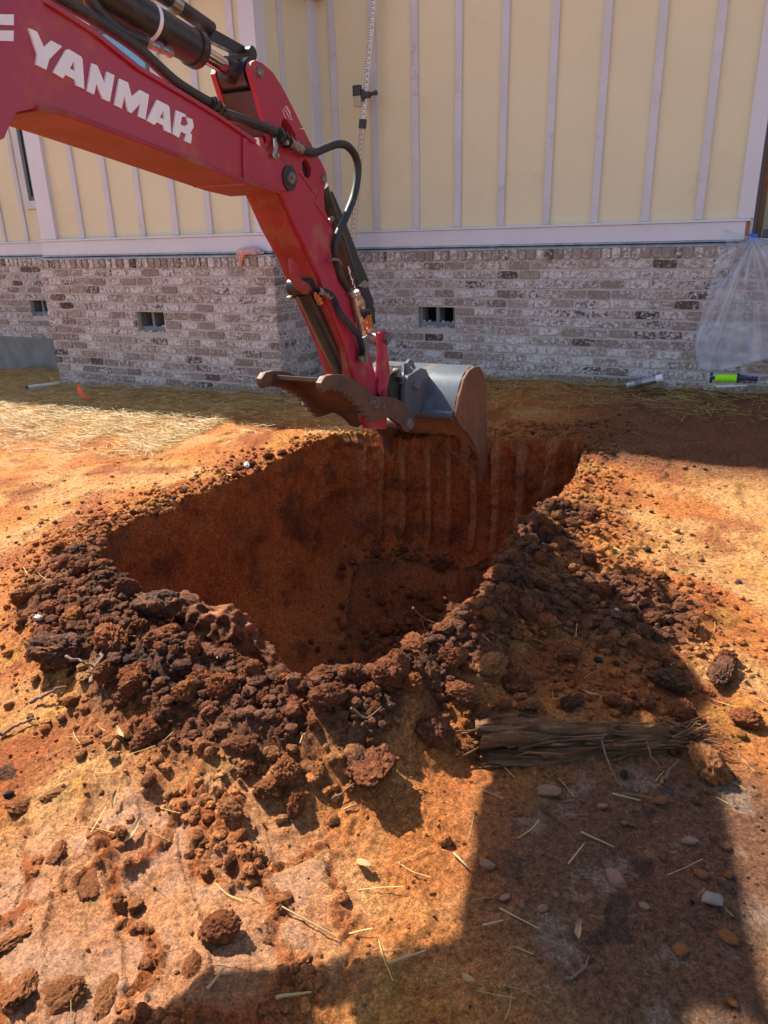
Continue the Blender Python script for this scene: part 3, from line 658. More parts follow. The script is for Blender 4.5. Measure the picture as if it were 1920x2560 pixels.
under = Z3([(430, 250), (510, 400), (600, 620), (740, 900), (830, 1140), (920, 1350), (1020, 1600)])+Z4([(640, 610), (668, 760)])
strip('under_plate', under, HA, HA-.0225, .02, 'red_dirty', arm)
strip('front_plate', Z3([(828, 400), (836, 480), (882, 600), (896, 662), (890, 705), (897, 790), (880, 860), (910, 980), (980, 1100), (1057, 1195), (1083, 1350), (1115, 1560)])+Z4([(735, 480), (785, 690), (815, 770), (845, 900)]), HA, HA-.0225, .02, 'red_dirty', arm)
strip('cross_plate', Z2([(560, 560), (640, 780), (700, 960)]), HA, HA-.0225, .02, 'black', arm)
strip('cross_plate', Z2([(760, 560), (880, 800), (1000, 1050), (1100, 1230)]), HA, HA-.0225, .02, 'red_dirty', arm)
plate('hole_backing', Z2([(930, 1150), (1050, 1150), (1060, 1360), (930, 1360)]), HA-.026, .012, 'black', arm)  # black plate added so the oval hole reads dark inside
strip('weld_seam', Z2([(880, 1275), (930, 1285), (1010, 1400), (1080, 1490)])+Z3([(740, 660), (880, 590)][:0]+[(760, 430), (840, 540), (885, 610)]), HA, HA+.004, .012, 'red', arm)
bolt((647, 181), 10.5, HA, .012, 'pin', arm, 24); bolt((648, 182), 3, HA+.012, .004, 'steel', arm)
bolt((807, 448), 9.5, HA, .010, 'pin', arm, 24); bolt((808, 448), 3, HA+.010, .004, 'steel', arm)
MB().tube([bl(647, 181, HA-.02), bl(647, 181, 0)[:1]+(HA-.02,)+bl(647, 181, HA)[2:]], .03, 16).build('pin_shaft', M['black'], arm, smooth=40)
MB().tube([(bs(726, 445, HB)[0], -HB, bs(726, 445, HB)[1]), (bs(726, 445, HB)[0], HB, bs(726, 445, HB)[1])], .05, 20).build('pin_shaft', M['black'], arm, smooth=40)
mb = MB()
for q_ in ([(782, 742), (800, 790), (812, 815)], [(795, 725), (822, 775), (848, 825)], [(805, 710), (838, 760), (866, 832)], [(818, 708), (850, 770)], [(935, 903), (965, 905)]): mb.tube([bl(x, y, HA+.0005) for x, y in Z2(q_)], .0016, 5)
mb.build('scratch_marks', M['white'], arm)
# arm cylinder on top of the boom
def lin(a, b, t): return tuple(a[i]+(b[i]-a[i])*t for i in range(3))
pe = list(bl(647, 181, HA)); pe[1] = 0; pe = tuple(pe)
cA, cB = bl(490, 124, 0), bl(366, 50, 0)
far = lin(cA, cB, 3.0)
acy = MB().tube([far, lin(cA, cB, 1), cA], .058, 32).build('arm_cylinder', M['black'], exc, smooth=40)
MB().tube([lin(cA, cB, .10), lin(cA, cB, -.03), lin(cA, cB, -.05)], [.064, .064, .058], 32).build('gland_nut', M['black'], acy, smooth=40)
MB().tube([lin(cA, cB, .93), lin(cA, cB, .99)], .0605, 32).build('band', M['white'], acy, smooth=40)
MB().tube([cA, pe], .029, 24).build('rod', M['chrome'], acy, smooth=40)
mb = MB().tube([(pe[0], -.062, pe[2]), (pe[0], .062, pe[2])], .056, 24); mb.tube([lin(cA, pe, .66), pe], [.040, .05], 16); mb.build('rod_eye', M['black'], acy, smooth=40)
# tube guard above the cylinder and its boss
mb = MB(); a, b = bl(395, -20, -.03), bl(527, 72, -.03); mb.tube([lin(a, b, -2.0), b], .026, 14); mb.build('guard_tube', M['black'], exc, smooth=40)
MB().prism([S(Z1([(1368, 195), (1565, 305), (1560, 345), (1490, 340), (1330, 262)]), -.02)], .0, .03).build('guard_strap', M['black'], exc, bevel=.003)
c = bl(607, 137, -.02); MB().tube([(c[0], -.03, c[2]), (c[0], .07, c[2])], .026, 18).build('guard_boss', M['black'], exc, smooth=40)
c = bl(440, 18, -.03); MB().tube([lin(a, b, .18), lin(a, b, .34)], .034, 14).build('clamp', M['steel'], exc, smooth=40)
# hoses
def hose(nm, L, off, r, mat='rubber', parent=None, corr=False, n=12):
    offs = off if hasattr(off, '__len__') else [off]*len(L)
    P = spline([bl(x, y, o) for (x, y), o in zip(L, offs)], 14 if not corr else 26)
    rad = r if not corr else [r*(1+.16*math.cos(i*math.pi)) for i in range(len(P))]
    return MB().tube(P, rad, n).build(nm, M[mat], parent or exc, smooth=80 if not corr else 30)
L1 = Z1([(150, -160), (400, 0), (620, 130), (900, 322), (1150, 542), (1400, 694)])+Z2([(250, 762), (450, 832), (640, 900), (740, 945)])
hose('boom_pipe', L1, [.07, .07, .07, .08, .09, .1, .11, .12, .125, .13], .019, 'black')
hose('hose', Z2([(940, 1085), (1050, 1110), (1150, 1072), (1260, 1036), (1350, 1060), (1418, 1160), (1432, 1290), (1400, 1480), (1340, 1640)])+Z3([(940, 700), (922, 830), (930, 930), (970, 1050), (1030, 1140)]), [.13]*9+[.12, .11, .10, .10, .10], .0185)
hose('lower_pipe', Z1([(560, -60), (620, 60), (760, 190), (930, 270)]), [.03]*4, .022, 'black')
def fit(L, off, r, mat='steel', n=12):
    offs = off if hasattr(off, '__len__') else [off]*len(L); P = [bl(x, y, o) for (x, y), o in zip(L, offs)]; mb = MB(); mb.tube(P, r, n)
    a, b = P[0], P[-1]
    for t in (.12, .55, .9): mb.tube([lin(a, b, t-.06), lin(a, b, t+.06)], r*1.28, 6)
    return mb.build('fitting', M[mat], exc, smooth=35)
fit(Z2([(735, 950), (830, 1020)]), .135, .024, 'black'); fit(Z2([(835, 1015), (945, 1090)]), .135, .017, 'steel')
fit(Z1([(930, 270), (1110, 345)]), .03, .014, 'steel'); fit(Z1([(1370, 665), (1440, 725)]), .11, .021, 'black')
plate('hose_bracket', Z2([(712, 985), (738, 970), (748, 1060), (740, 1110), (752, 1150), (735, 1172), (708, 1160), (700, 1125), (718, 1070)]), HB+.012, .008, 'steel'); bolt(Z2([(735, 1138)])[0], 5, HB+.012, .008); bolt(Z2([(812, 1025)])[0], 6, HB+.03, .01)
# bucket cylinder along the front of the arm, with its black guard channel
b0, b1 = bl(*Z3([(860, 480)])[0], 0.0), bl(*Z3([(1085, 1150)])[0], .0)
bcy = MB().tube([lin(b0, b1, -.25), b1], .040, 24).build('bucket_cylinder', M['black'], exc, smooth=40)
lk = (bs(964, 846, .115)[0], 0, bs(964, 846, .115)[1])
MB().tube([b1, lk], .022, 18).build('rod', M['chrome'], bcy, smooth=40)
MB().tube([lin(b1, b0, .06), lin(b1, b0, -.03)], .046, 24).build('gland_nut', M['black'], bcy, smooth=40)
g0 = Z3([(872, 335), (900, 322), (1000, 560), (1120, 880), (1200, 1070), (1195, 1110), (1235, 1220), (1262, 1420), (1225, 1440), (1180, 1240), (1120, 1120), (1060, 940), (950, 620)])
plate('guard_channel', g0, .03, .012, 'black'); plate('guard_channel', g0, -.05, .012, 'black')
plate('guard_channel', Z3([(895, 322), (905, 330), (1005, 560), (1125, 880), (1205, 1070), (1195, 1075), (1112, 885), (995, 565)]), .028, .066, 'black')
plate('guard_clip', Z3([(1120, 1110), (1170, 1065), (1200, 1080), (1190, 1130), (1150, 1125)]), .06, .02, 'steel'); plate('guard_clip', Z3([(880, 560), (905, 530), (920, 555), (895, 590)]), .07, .02, 'steel')
hose('clamp', Z3([(880, 900), (910, 890), (950, 900), (968, 930)]), [.12, .135, .135, .10], .007, 'pin')
# serial stencil on the cylinder: short strokes
mb = MB(); a, b = np.array(bl(*Z3([(1025, 950)])[0], .042)), np.array(bl(*Z3([(1085, 1130)])[0], .042)); g = np.random.default_rng(4)
tdir = b-a
for k in range(11):
    if k in (4,): continue
    c = a+tdir*(k+.5)/11
    for q_ in range(3):
        p_ = c+np.array([g.uniform(-.010, .010), 0, g.uniform(-.006, .006)]); d_ = np.array([.006, 0, .002]) if q_ % 2 else np.array([-.003, 0, .007])
        mb.tube([p_-d_, p_+d_], .0012, 5)
mb.build('stencil', M['white'], bcy)
# valve block and fittings low on the arm
for L, off, r, mat in ((Z3([(1035, 1150), (1085, 1215)]), .11, .016, 'steel'), (Z3([(1100, 1150), (1145, 1300)]), .115, .015, 'steel'), (Z3([(1085, 1210), (1095, 1300), (1130, 1420), (1150, 1520)]), .12, .018, 'steel'),
                       (Z3([(1190, 1330), (1205, 1400), (1215, 1480)]), .12, .016, 'brass'), (Z3([(1120, 1340), (1165, 1320), (1195, 1335)]), .12, .018, 'black'), (Z3([(1150, 1380), (1165, 1450)]), .13, .015, 'brass')): fit(L, off, r, mat)
plate('valve_block', Z4([(700, 380), (725, 355), (738, 372), (735, 450), (725, 490), (700, 485)]), .13, .04, 'pin', bevel=.006)
hose('corrugated_hose', Z3([(765, 1165), (800, 1148), (860, 1172), (912, 1222), (960, 1330), (1050, 1440), (1118, 1530), (1148, 1640)])+Z4([(686, 470), (690, 520)]), [.10, .115, .12, .12, .12, .125, .13, .13, .125, .12], .0135, 'rubber', corr=True)
fit(Z3([(768, 1160), (772, 1200), (800, 1255)]), .10, .013, 'brass'); fit(Z3([(790, 1150), (885, 1200)]), .117, .014, 'steel')
fit(Z4([(680, 490), (690, 535)]), .125, .015, 'pin'); fit(Z4([(705, 480), (712, 530)]), .115, .014, 'pin')
# thumb cylinder under the arm
t0, t1 = bl(*Z3([(640, 1120)])[0], 0), bl(*Z4([(560, 600)])[0], 0)
tcy = MB().tube([lin(t0, t1, .04), t1], .043, 24).build('thumb_cylinder', M['black'], exc, smooth=40)
MB().tube([(t0[0], -.06, t0[2]), (t0[0], .06, t0[2])], .04, 20).build('cylinder_eye', M['black'], tcy, smooth=40)
MB().tube([bl(*Z3([(820, 1290)])[0], .03), bl(*Z4([(600, 600)])[0], .03)], .013, 12).build('oil_pipe', M['black'], tcy, smooth=40)
for of in (.07, -.05): plate('thumb_bracket', Z3([(560, 880), (610, 930), (650, 1060), (720, 1110), (735, 1150), (690, 1180), (620, 1130), (585, 1080), (570, 1000)]), of, .02, 'red_dirty', arm)
plate('grease_cap', Z3([(555, 1095), (575, 1075), (600, 1100), (600, 1140), (570, 1150)]), -.07, .02, 'steel'); plate('grease_cap', Z3([(548, 1205), (580, 1182), (615, 1195), (640, 1235), (590, 1215)]), -.07, .025, 'steel')
MB().tube([t1, bl(*Z4([(690, 800)])[0], 0)], .024, 16).build('rod', M['pin'], tcy, smooth=40)
# links between arm, bucket cylinder and bucket
linkL = Z4([(800, 345), (830, 326), (868, 342), (878, 390), (850, 430), (860, 520), (872, 590), (855, 680), (848, 742), (815, 765), (795, 735), (800, 600), (806, 450)])
for of in (.115, -.085): plate('link_plate', linkL, of, .026, 'red', bevel=.005)
MB().tube([(lk[0], -.135, lk[2]), (lk[0], .11, lk[2])], .028, 20).build('link_pin', M['pin'], exc, smooth=40)
lo = bl(*Z4([(822, 745)])[0], .115); MB().tube([(lo[0], -.13, lo[2]), (lo[0], .13, lo[2])], .026, 18).build('link_pin', M['red_dirty'], exc, smooth=40)
rl = Z4([(865, 620), (900, 590), (945, 600), (965, 650), (960, 720), (940, 780), (905, 800), (870, 760), (850, 690)])
for of in (.10, -.06): plate('coupler_link', rl, of, .04, 'black', bevel=.008)
for px in ((938, 645), (905, 600)): disc('bushing', Z4([px])[0], 12, .10, .02, 'pin'); disc('bushing', Z4([px])[0], 6, .12, .01, 'black')
plate('spacer', Z4([(880, 560), (945, 552), (955, 600), (900, 590), (880, 610)]), -.02, .05, 'steel')
# bucket
BWD = .36
bucket = empty('bucket', (0, 0, 0), 0, exc)
prof = Z4([(1297, 885), (1302, 850), (1322, 750), (1352, 640), (1385, 585), (1420, 561), (1450, 560), (1478, 610), (1492, 690), (1497, 800), (1497, 950), (1503, 1080), (1500, 1255), (1475, 1265), (1452, 1170), (1425, 1080), (1385, 1005), (1330, 955)])
pS = S(prof, BWD)
def bend(p0): return p0
MB().prism([pS], -BWD, -BWD+.022).build('side_plate', M['bucket_dirt'], bucket, bevel=.004)
MB().prism([pS], BWD-.022, BWD).build('side_plate', M['bucket_dirt'], bucket, bevel=.004)
shell = spline([np.array([*p]) for p in pS[:13]], 5); mb = MB(); V, F = [], []
for (s, z) in shell: V += [(s, -BWD+.0225, z), (s, BWD-.0225, z)]
cx_, cz_ = np.mean([p[0] for p in pS]), np.mean([p[1] for p in pS])
nS = len(shell)
for (s, z) in shell:
    d_ = np.array([cx_-s, cz_-z]); d_ = d_/np.linalg.norm(d_)*.016; V += [(s+d_[0], -BWD+.0225, z+d_[1]), (s+d_[0], BWD-.0225, z+d_[1])]
fi, fo = [], []
for i in range(nS-1):
    fo.append((2*i, 2*i+1, 2*i+3, 2*i+2)); b = 2*nS; fi.append((b+2*i, b+2*i+2, b+2*i+3, b+2*i+1))
MB().add(V, fo).build('shell', M['bucket'], bucket, smooth=50)
M['inner'] = simple('clay_lined_steel', (.36, .145, .055), (.26, .10, .042), .85, 0, 9, b=.35, bs=40)
MB().add(V, fi+[(2*nS-2, 2*nS-1, 4*nS-1, 4*nS-2)]).build('inner_shell', M['inner'], bucket, smooth=50)
tb = pS[0]; MB().tube([(tb[0]+.01, -BWD+.024, tb[1]+.0), (tb[0]+.01, BWD-.024, tb[1])], .032, 20).build('torque_tube', M['bucket'], bucket, smooth=40)
tip = pS[12]
for k in range(5):
    y = -BWD+.05+(2*BWD-.1)*k/4; mb = MB()
    V = [(tip[0]+.012, y-.035, tip[1]+.10), (tip[0]+.012, y+.035, tip[1]+.10), (tip[0]-.03, y+.035, tip[1]+.10), (tip[0]-.03, y-.035, tip[1]+.10), (tip[0]-.012, y-.022, tip[1]-.07), (tip[0]-.012, y+.022, tip[1]-.07), (tip[0]-.02, y+.022, tip[1]-.07), (tip[0]-.02, y-.022, tip[1]-.07)]
    mb.add(V, [(0, 3, 2, 1), (4, 5, 6, 7), (0, 1, 5, 4), (1, 2, 6, 5), (2, 3, 7, 6), (3, 0, 4, 7)]).build('tooth', M['bucket_dirt'], bucket, bevel=.005)
earL = Z4([(965, 705), (990, 622), (1072, 568), (1100, 580), (1082, 660), (1050, 790), (1030, 900), (1022, 960), (990, 985), (965, 960)])
ear = plate('ear', earL, .14, .03, 'bucket', bucket, bevel=.005)
MB().prism([S(earL, .14)], .10, .13).build('ear', M['bucket'], bucket, bevel=.005)
plate('gusset', Z4([(1072, 572), (1105, 580), (1135, 650), (1150, 760), (1235, 870), (1040, 870), (1030, 860), (1055, 780)]), .118, .012, 'bucket', bucket)
disc('ear_bolt', Z4([(1025, 688)])[0], 11, .14, .03, 'pin', ear, 6)
plate('lifting_eye', Z4([(975, 620), (978, 540), (1000, 514), (1020, 525), (1032, 562), (1055, 578), (1045, 600), (1000, 612)]), .02, .02, 'bucket', bucket, (Z4([(1000, 560), (1012, 548), (1024, 562), (1014, 580)]),))
hp = bl(*Z4([(993, 932)])[0], .185); MB().tube([(hp[0], -.18, hp[2]), (hp[0], .18, hp[2])], .034, 20).build('hinge_pin', M['pin'], bucket, smooth=40)
for k in range(9, 40):     # clay still stuck along the lip and the plate edge
    g = np.random.default_rng(900+k); t = g.uniform(0, 1)
    y = g.uniform(-BWD+.03, BWD-.03) if k > 8 else -BWD+.01
    q_ = tip if k > 8 else pS[int(g.integers(0, 3))]
    s_ = g.uniform(.012, .035); mb = MB(); bm = bmesh.new(); bmesh.ops.create_icosphere(bm, subdivisions=2, radius=1)
    V = np.array([v.co for v in bm.verts]); F = [[v.index for v in f.verts] for f in bm.faces]; bm.free()
    V = V*(1+.5*noise3(V*1.7+k)[:, None])*np.array([s_*.5, s_*1.4, s_])+np.array([q_[0]-.02, y, q_[1]+g.uniform(.0, .16)])
    mb.add(V, F).build('caked_clay', M['reddirt'], bucket, smooth=60)
# thumb: two toothed plates joined by a web
TH_W = .185
tB = Z4([(425, 700), (424, 668), (450, 625), (500, 611), (570, 615), (640, 645), (700, 690), (775, 757), (850, 755), (910, 768), (960, 802), (1000, 860), (1022, 905), (1016, 960), (985, 987), (962, 978), (930, 932), (880, 897), (835, 892), (765, 922), (735, 915), (738, 893), (708, 880), (712, 856), (684, 846), (690, 820), (660, 812), (662, 786), (632, 788), (630, 762), (604, 764), (598, 738), (572, 744), (564, 720), (540, 730), (530, 708), (506, 722), (496, 704), (472, 722), (462, 708), (440, 735)])
thumb = empty('thumb', (0, 0, 0), 0, exc); tS = S(tB, TH_W)
MB().prism([tS], -TH_W, -TH_W+.032).build('thumb_plate', M['thumb'], thumb, bevel=.004)
MB().prism([tS], TH_W-.032, TH_W).build('thumb_plate', M['thumb'], thumb, bevel=.004)
webL = S(Z4([(500, 655), (570, 665), (640, 705), (700, 770), (760, 850), (800, 870)]), TH_W)
strip('web', webL, 0, TH_W-.033, .022, 'thumb', thumb)
strip('top_web', S(Z4([(700, 700), (775, 768), (850, 770), (905, 785)]), TH_W), 0, TH_W-.033, .016, 'thumb', thumb)
disc('pivot_boss', Z4([(993, 932)])[0], 15, TH_W, .014, 'pin', thumb); disc('weld_mark', Z4([(830, 825)])[0], 6, TH_W, .004, 'pin', thumb, 14)
mb = MB()
for L in ([(738, 768), (755, 800)], [(738, 800), (772, 782)], [(762, 805), (790, 790), (780, 830)], [(765, 820), (785, 838)]):
    P = [bl(*q_, TH_W+.002) for q_ in Z4(L)]; mb.tube(P, .006, 6)
mb.build('stamped_mark', M['pin'], thumb)
# the rest of the machine, beside the photographer and out of the frame
post = MB().prism([ex([(-1.25, .45), (-.75, .45), (-.72, .85), (-.95, .95), (-1.25, .9)])], -.2, .2).build('swing_post', M['black'], exc, bevel=.02)
MB().tube([(1.36-S0, 0, 1.57), (.6-S0, 0, .93)], [.035, .035], 18).build('boom_cylinder_rod', M['chrome'], exc, smooth=40)
MB().tube([(1.18-S0, 0, 1.42), (1.1-S0, 0, 1.35), (-.70-S0, 0, .42)], [.06, .07, .07], 24).build('boom_cylinder', M['black'], exc, smooth=40)
MB().box((-3.0-S0, -.85, .62), (-1.25-S0, .85, 1.2)).build('upper_body', M['red'], exc, bevel=.12)
MB().box((-2.75-S0, -.1, 1.21), (-1.45-S0, .82, 2.5)).build('cab', M['black'], exc, bevel=.08)
for yy in (-.95, .6): MB().prism([ex([(-3.2, .02), (-1.1, .02), (-.88, .22), (-.92, .42), (-1.1, .52), (-3.2, .52), (-3.4, .42), (-3.42, .2)])], yy, yy+.35).build('track', M['rubber'], exc, bevel=.02)

# ------------------------------------------------------------------ loose things on the ground
def gz(x, y): return float(height(np.array([x]), np.array([y]))[0])
def on_ground(px, py):
    z = 0.
    for _ in range(6): P = gp(px, py, z); z = gz(P[0], P[1])
    return np.array([P[0], P[1], z])
def hw(px, py, nP):
    r = ray(px, py); k = nP/(HN[0]*r[0]+HN[1]*r[1]); return r*k+np.array([0, 0, CAMZ])
def ico(sub):
    bm = bmesh.new(); bmesh.ops.create_icosphere(bm, subdivisions=sub, radius=1); V = np.array([v.co[:] for v in bm.verts]); F = np.array([[v.index for v in f.verts] for f in bm.faces]); bm.free(); return V, F
IC5, IC4, IC2, IC1 = ico(5), ico(4), ico(2), ico(1)
def clod_shape(V, seed, craggy=1.):
    g = np.random.default_rng(seed); o = g.uniform(-40, 40, 3)
    W = V+.22*np.stack([noise3(V*1.6+o), noise3(V*1.6+o+31), noise3(V*1.6+o+57)], 1)
    r = .86+.24*fbm(W*1.2+o, 2)
    r = r+.10
    for k in range(7 if craggy > .6 else 6):
        n = g.normal(size=3); n /= np.linalg.norm(n); d = V @ n*r; lim = g.uniform(.58, .88); r = np.where(d > lim, r*(lim+.22*(d-lim))/np.maximum(d, 1e-3), r)
    if craggy > .6: r = r+craggy*(.12*fbm(W*3.2+o, 3)+.21*np.abs(noise3(W*4.1+o+3))+.15*np.abs(noise3(W*9+o+7))+.085*np.abs(noise3(W*19+o)))-.07
    else: r = r+craggy*(.10*ridged(W*1.7+o, 4, .5)+.10*fbm(W*6+o, 3))
    return V*r[:, None]*np.array([1., g.uniform(.75, 1.), g.uniform(.6, .85)])
def clod_me(name, seed, mat, ic=IC4, craggy=1.):
    me = np_mesh(name, clod_shape(ic[0], seed, craggy), ic[1]); me.materials.append(M[mat]); return me
CM = [clod_me('dirt_clod', 300+k, 'clod', IC5, 1.05) for k in range(14)]
def place(name, me, P, r, sink=.35, rot=None, sc=(1, 1, 1)):
    o = link(name, me); o.location = (P[0], P[1], P[2]+r*.75*(1-sink)); o.scale = tuple(r*k for k in sc)
    o.rotation_euler = rot if rot is not None else tuple(rng.uniform(-.5, .5, 2))+(float(rng.uniform(0, 6.28)),); return o
# singled-out lumps
big = [(930, 1930, .075, 'clod', (1.15, .95, .62), 'large flat pitted brown clod lying alone just in front of the dark heap'),
       (150, 1640, .105, 'clod_dark', (1, .9, .9), 'biggest dark faceted clod at the left end of the heap'),
       (400, 1535, .095, 'clod_dark', (1.25, .9, .75), 'dark overhanging clod on the near left lip of the pit'),
       (280, 1600, .07, 'clod', (1.2, .9, .8), 'rounded red brown clod between the dark block and the faceted clod'),
       (1772, 1925, .060, 'clod_orange', (1.15, .95, .9), 'orange clay rock lying in shade at right of the rotten log'),
       (1670, 1710, .06, 'clod_dark', (1.2, .9, .8), 'dark shaded clod just behind the right end of the log'),
       (1800, 1690, .06, 'clod_dark', (1.25, .8, .6), 'brown half lit clod at right above the orange rock'),
       (1865, 1800, .05, 'clod', (1, 1, .8), 'sunlit crumbly clod at the right edge of the picture'),
       (740, 2015, .035, 'clod', (.8, .8, 1.3), 'upright stubby clod at the front foot of the heap'),
       (575, 2020, .036, 'clod_orange', (1.2, .9, .8), 'orange crumbly clod at the front foot of the heap'),
       (580, 2155, .022, 'clod', (1, .9, 1.2), 'small lone red clod on the bare pale clay'),
       (1150, 1700, .05, 'clod', (1.1, .9, .9), 'round brown clod on the pit rim left of the shadow'),
       (1220, 1640, .055, 'clod_orange', (1.2, .9, .7), 'sunlit orange clod on the rim at the shadow edge'),
       (1085, 1830, .06, 'clod', (1, .9, .8), 'cracked brown clod left of the log end'),
       (1330, 1765, .030, 'clod_orange', (1.2, .9, .9), 'small yellow clod sitting on top of the log'),
       (550, 2330, .045, 'clod', (.8, 1.2, .7), 'torn red clod at the edge of the smeared mud'),
       (900, 1850, .05, 'clod_dark', (1, .9, .8), 'dark clod on the heap behind the flat pitted clod')]
for k, (x, y, r, mt, sc, lab) in enumerate(big):
    o = place('dirt_clod', clod_me('dirt_clod', 700+k, mt, IC5), on_ground(x, y+r*180), r, .3, sc=sc); tag(o, lab, 'clod')
# slumped block of wall inside the near left rim
P = gp(560, 1635, -.22); IC6 = ico(6); ax3 = np.array([.36, .09, .22]); V = IC6[0]*ax3; nn_ = IC6[0]/ax3; nn_ /= np.linalg.norm(nn_, axis=1)[:, None]
V = V+nn_*(.055*fbm(V*4.5+3, 4)+.016*ridged(V*13, 4)+.010*fbm(V*38, 3)-.02)[:, None]; me = np_mesh('soil_block', V, IC6[1]); me.materials.append(M['clod_block'])
o = link('soil_block', me); o.location = P; o.rotation_euler = (-.05, .36, -.55); tag(o, 'slab of clay slumped off the near left wall of the pit', 'soil block')
# clods of the heap
def sample(n, box, dens):
    out = []
    while len(out) < n:
        x, y = rng.uniform(box[0], box[1], 4000), rng.uniform(box[2], box[3], 4000); k = rng.random(4000) < dens(x, y); out += list(zip(x[k], y[k]))
    return out[:n]
def heap_d(x, y): th, r, d, A, heap, mud, straw, nP, u = masks(x, y); return np.where((d > -.02), np.clip(heap-.15, 0, 1), 0)
def front_d(x, y): return heap_d(x, y)*(y < 2.9)*(x < .45)
def right_d(x, y): return heap_d(x, y)*((x >= .45))*(y < 3.9)
def rim_d(x, y):
    th, r, d, A, heap, mud, straw, nP, u = masks(x, y); return np.exp(-(d/.10)**2)*(d > 0)*(heap < .5)*(x < .2)*(y > 2.6)*(y < 5.2)
cnt = 0
def zone(k, x, y, d):
    if k == 0:
        row = 'on the crest' if d < .16 else ('on the front slope' if d < .34 else 'at the foot')
        col_ = 'left end by the twig' if x < -.75 else ('before the slumped slab' if x < -.3 else ('middle part' if x < .1 else 'right end towards the log'))
        return 'brown clod %s of the near heap, %s' % (row, col_), 'near heap clods %s, %s' % (row, col_)
    if k == 1:
        w = 'close to the rotten log' if y < 2.2 else ('halfway back' if y < 2.9 else 'at its far end')
        return 'dark soil clod on the mound right of the pit, %s' % w, 'mound clods %s' % w
    w = 'beside the near heap' if y < 3.4 else ('midway along' if y < 4.3 else 'towards the bucket')
    return 'red clay lump on the left rim of the pit, %s' % w, 'left rim lumps %s' % w
for kz, (n, dens, rl, rhh) in enumerate(((185, front_d, .015, .058), (75, right_d, .014, .044), (40, rim_d, .012, .034))):
    for (x, y) in sample(n, (-1.9, 1.7, 1.2, 5.3), dens):
        r = rl+(rhh-rl)*rng.random()**2.1; o = place('dirt_clod', CM[cnt % 14], (x, y, gz(x, y)), r, rng.uniform(.15, .6), sc=(1, rng.uniform(.75, 1.1), rng.uniform(.75, 1.1)))
        th_, r_ = polar(x, y); lab, grp = zone(kz, x, y, r_-float(rimR(np.array([th_]))[0])); tag(o, lab, 'clod', grp); cnt += 1
# clods fallen to the pit floor
for k in range(34):
    a = rng.uniform(-.55, .75); b = rng.uniform(-1.0, 1.15)
    x, y = PC[0]+a*.75+.1, PC[1]+b*.9+.1; z = float(floorz(y))+.02
    o = place('dirt_clod', CM[k % 14], (x, y, z), .03+.06*rng.random()**2, .35); tag(o, 'loose clod fallen onto the shaded floor of the pit', 'clod', 'clods on the pit floor')
def scatter_lumps(name, pts, rad, ic, mat, lab, cat, colf=None):
    VS, FS = [], []; nv = len(ic[0]); cc = []
    var = [clod_shape(ic[0], 1200+k, .8) for k in range(24)]
    for i, ((x, y, z), r) in enumerate(zip(pts, rad)):
        a = rng.uniform(0, 6.28); c, s = math.cos(a), math.sin(a); v = var[i % 24]*r
        VS.append(np.stack([v[:, 0]*c-v[:, 1]*s+x, v[:, 0]*s+v[:, 1]*c+y, v[:, 2]+z+r*.35], 1)); FS.append(ic[1]+i*nv)
    me = np_mesh(name, np.concatenate(VS), np.concatenate(FS), False); o = link(name, me, mat)
    if colf is not None:
        at = me.color_attributes.new('soil', 'FLOAT_COLOR', 'POINT'); c = np.repeat(colf, nv, 0); at.data.foreach_set('color', np.c_[c, np.zeros(len(c))].astype(np.float32).ravel())
    tag(o, lab, cat, kind='stuff'); return o
def crumb_d(x, y): th, r, d, A, heap, mud, straw, nP, u = masks(x, y); return np.where(d > -.01, np.clip(.015+.9*heap+.65*np.exp(-(np.maximum(d, 0)/.25)**2)-.02*mud, 0, 1), 0)
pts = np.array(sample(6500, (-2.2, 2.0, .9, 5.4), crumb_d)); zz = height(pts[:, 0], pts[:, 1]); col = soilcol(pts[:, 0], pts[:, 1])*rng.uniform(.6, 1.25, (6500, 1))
dk = rng.random(6500) < .02; col[dk] = C_['black']*1.3
scatter_lumps('soil_crumbs', np.c_[pts, zz], .0045+.018*rng.random(6500)**3.2, IC2, M['ground'], 'small crumbs of red brown soil strewn round the pit', 'soil', col)
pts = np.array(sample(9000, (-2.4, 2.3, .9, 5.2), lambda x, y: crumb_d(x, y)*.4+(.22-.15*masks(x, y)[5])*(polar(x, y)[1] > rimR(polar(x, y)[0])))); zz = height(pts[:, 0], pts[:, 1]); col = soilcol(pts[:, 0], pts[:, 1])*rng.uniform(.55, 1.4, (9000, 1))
dk = rng.random(9000) < .012; col[dk] = C_['black']*1.3
scatter_lumps('soil_grit', np.c_[pts, zz], .0016+.0055*rng.random(9000)**2.5, IC1, M['ground'], 'fine grit and crumbs over the open clay', 'soil', col)
n_ = 900; pp = np.c_[PC[0]+.12+rng.normal(0, .36, n_), PC[1]+np.clip(rng.normal(.75, .45, n_), -1.2, 1.36)]; y_ = pp[:, 1]
scatter_lumps('pit_rubble', np.c_[pp, floorz(y_)+.02], .01+.03*rng.random(n_)**2, IC2, M['ground'], 'loose soil rubble covering the floor of the pit', 'soil', np.tile([.16, .062, .028], (n_, 1))*rng.uniform(.6, 1.5, (n_, 1)))
pts = np.array(sample(1100, (-1.9, 1.7, 1.2, 4.2), lambda x, y: heap_d(x, y)**1.3)); zz = height(pts[:, 0], pts[:, 1]); col = soilcol(pts[:, 0], pts[:, 1])*rng.uniform(.7, 1.35, (1100, 1)); IC3 = ico(3)
scatter_lumps('small_clods', np.c_[pts, zz], .009+.020*rng.random(1100)**1.8, IC3, M['ground'], 'small crumbly clods filling the heap between the larger ones', 'soil', col)
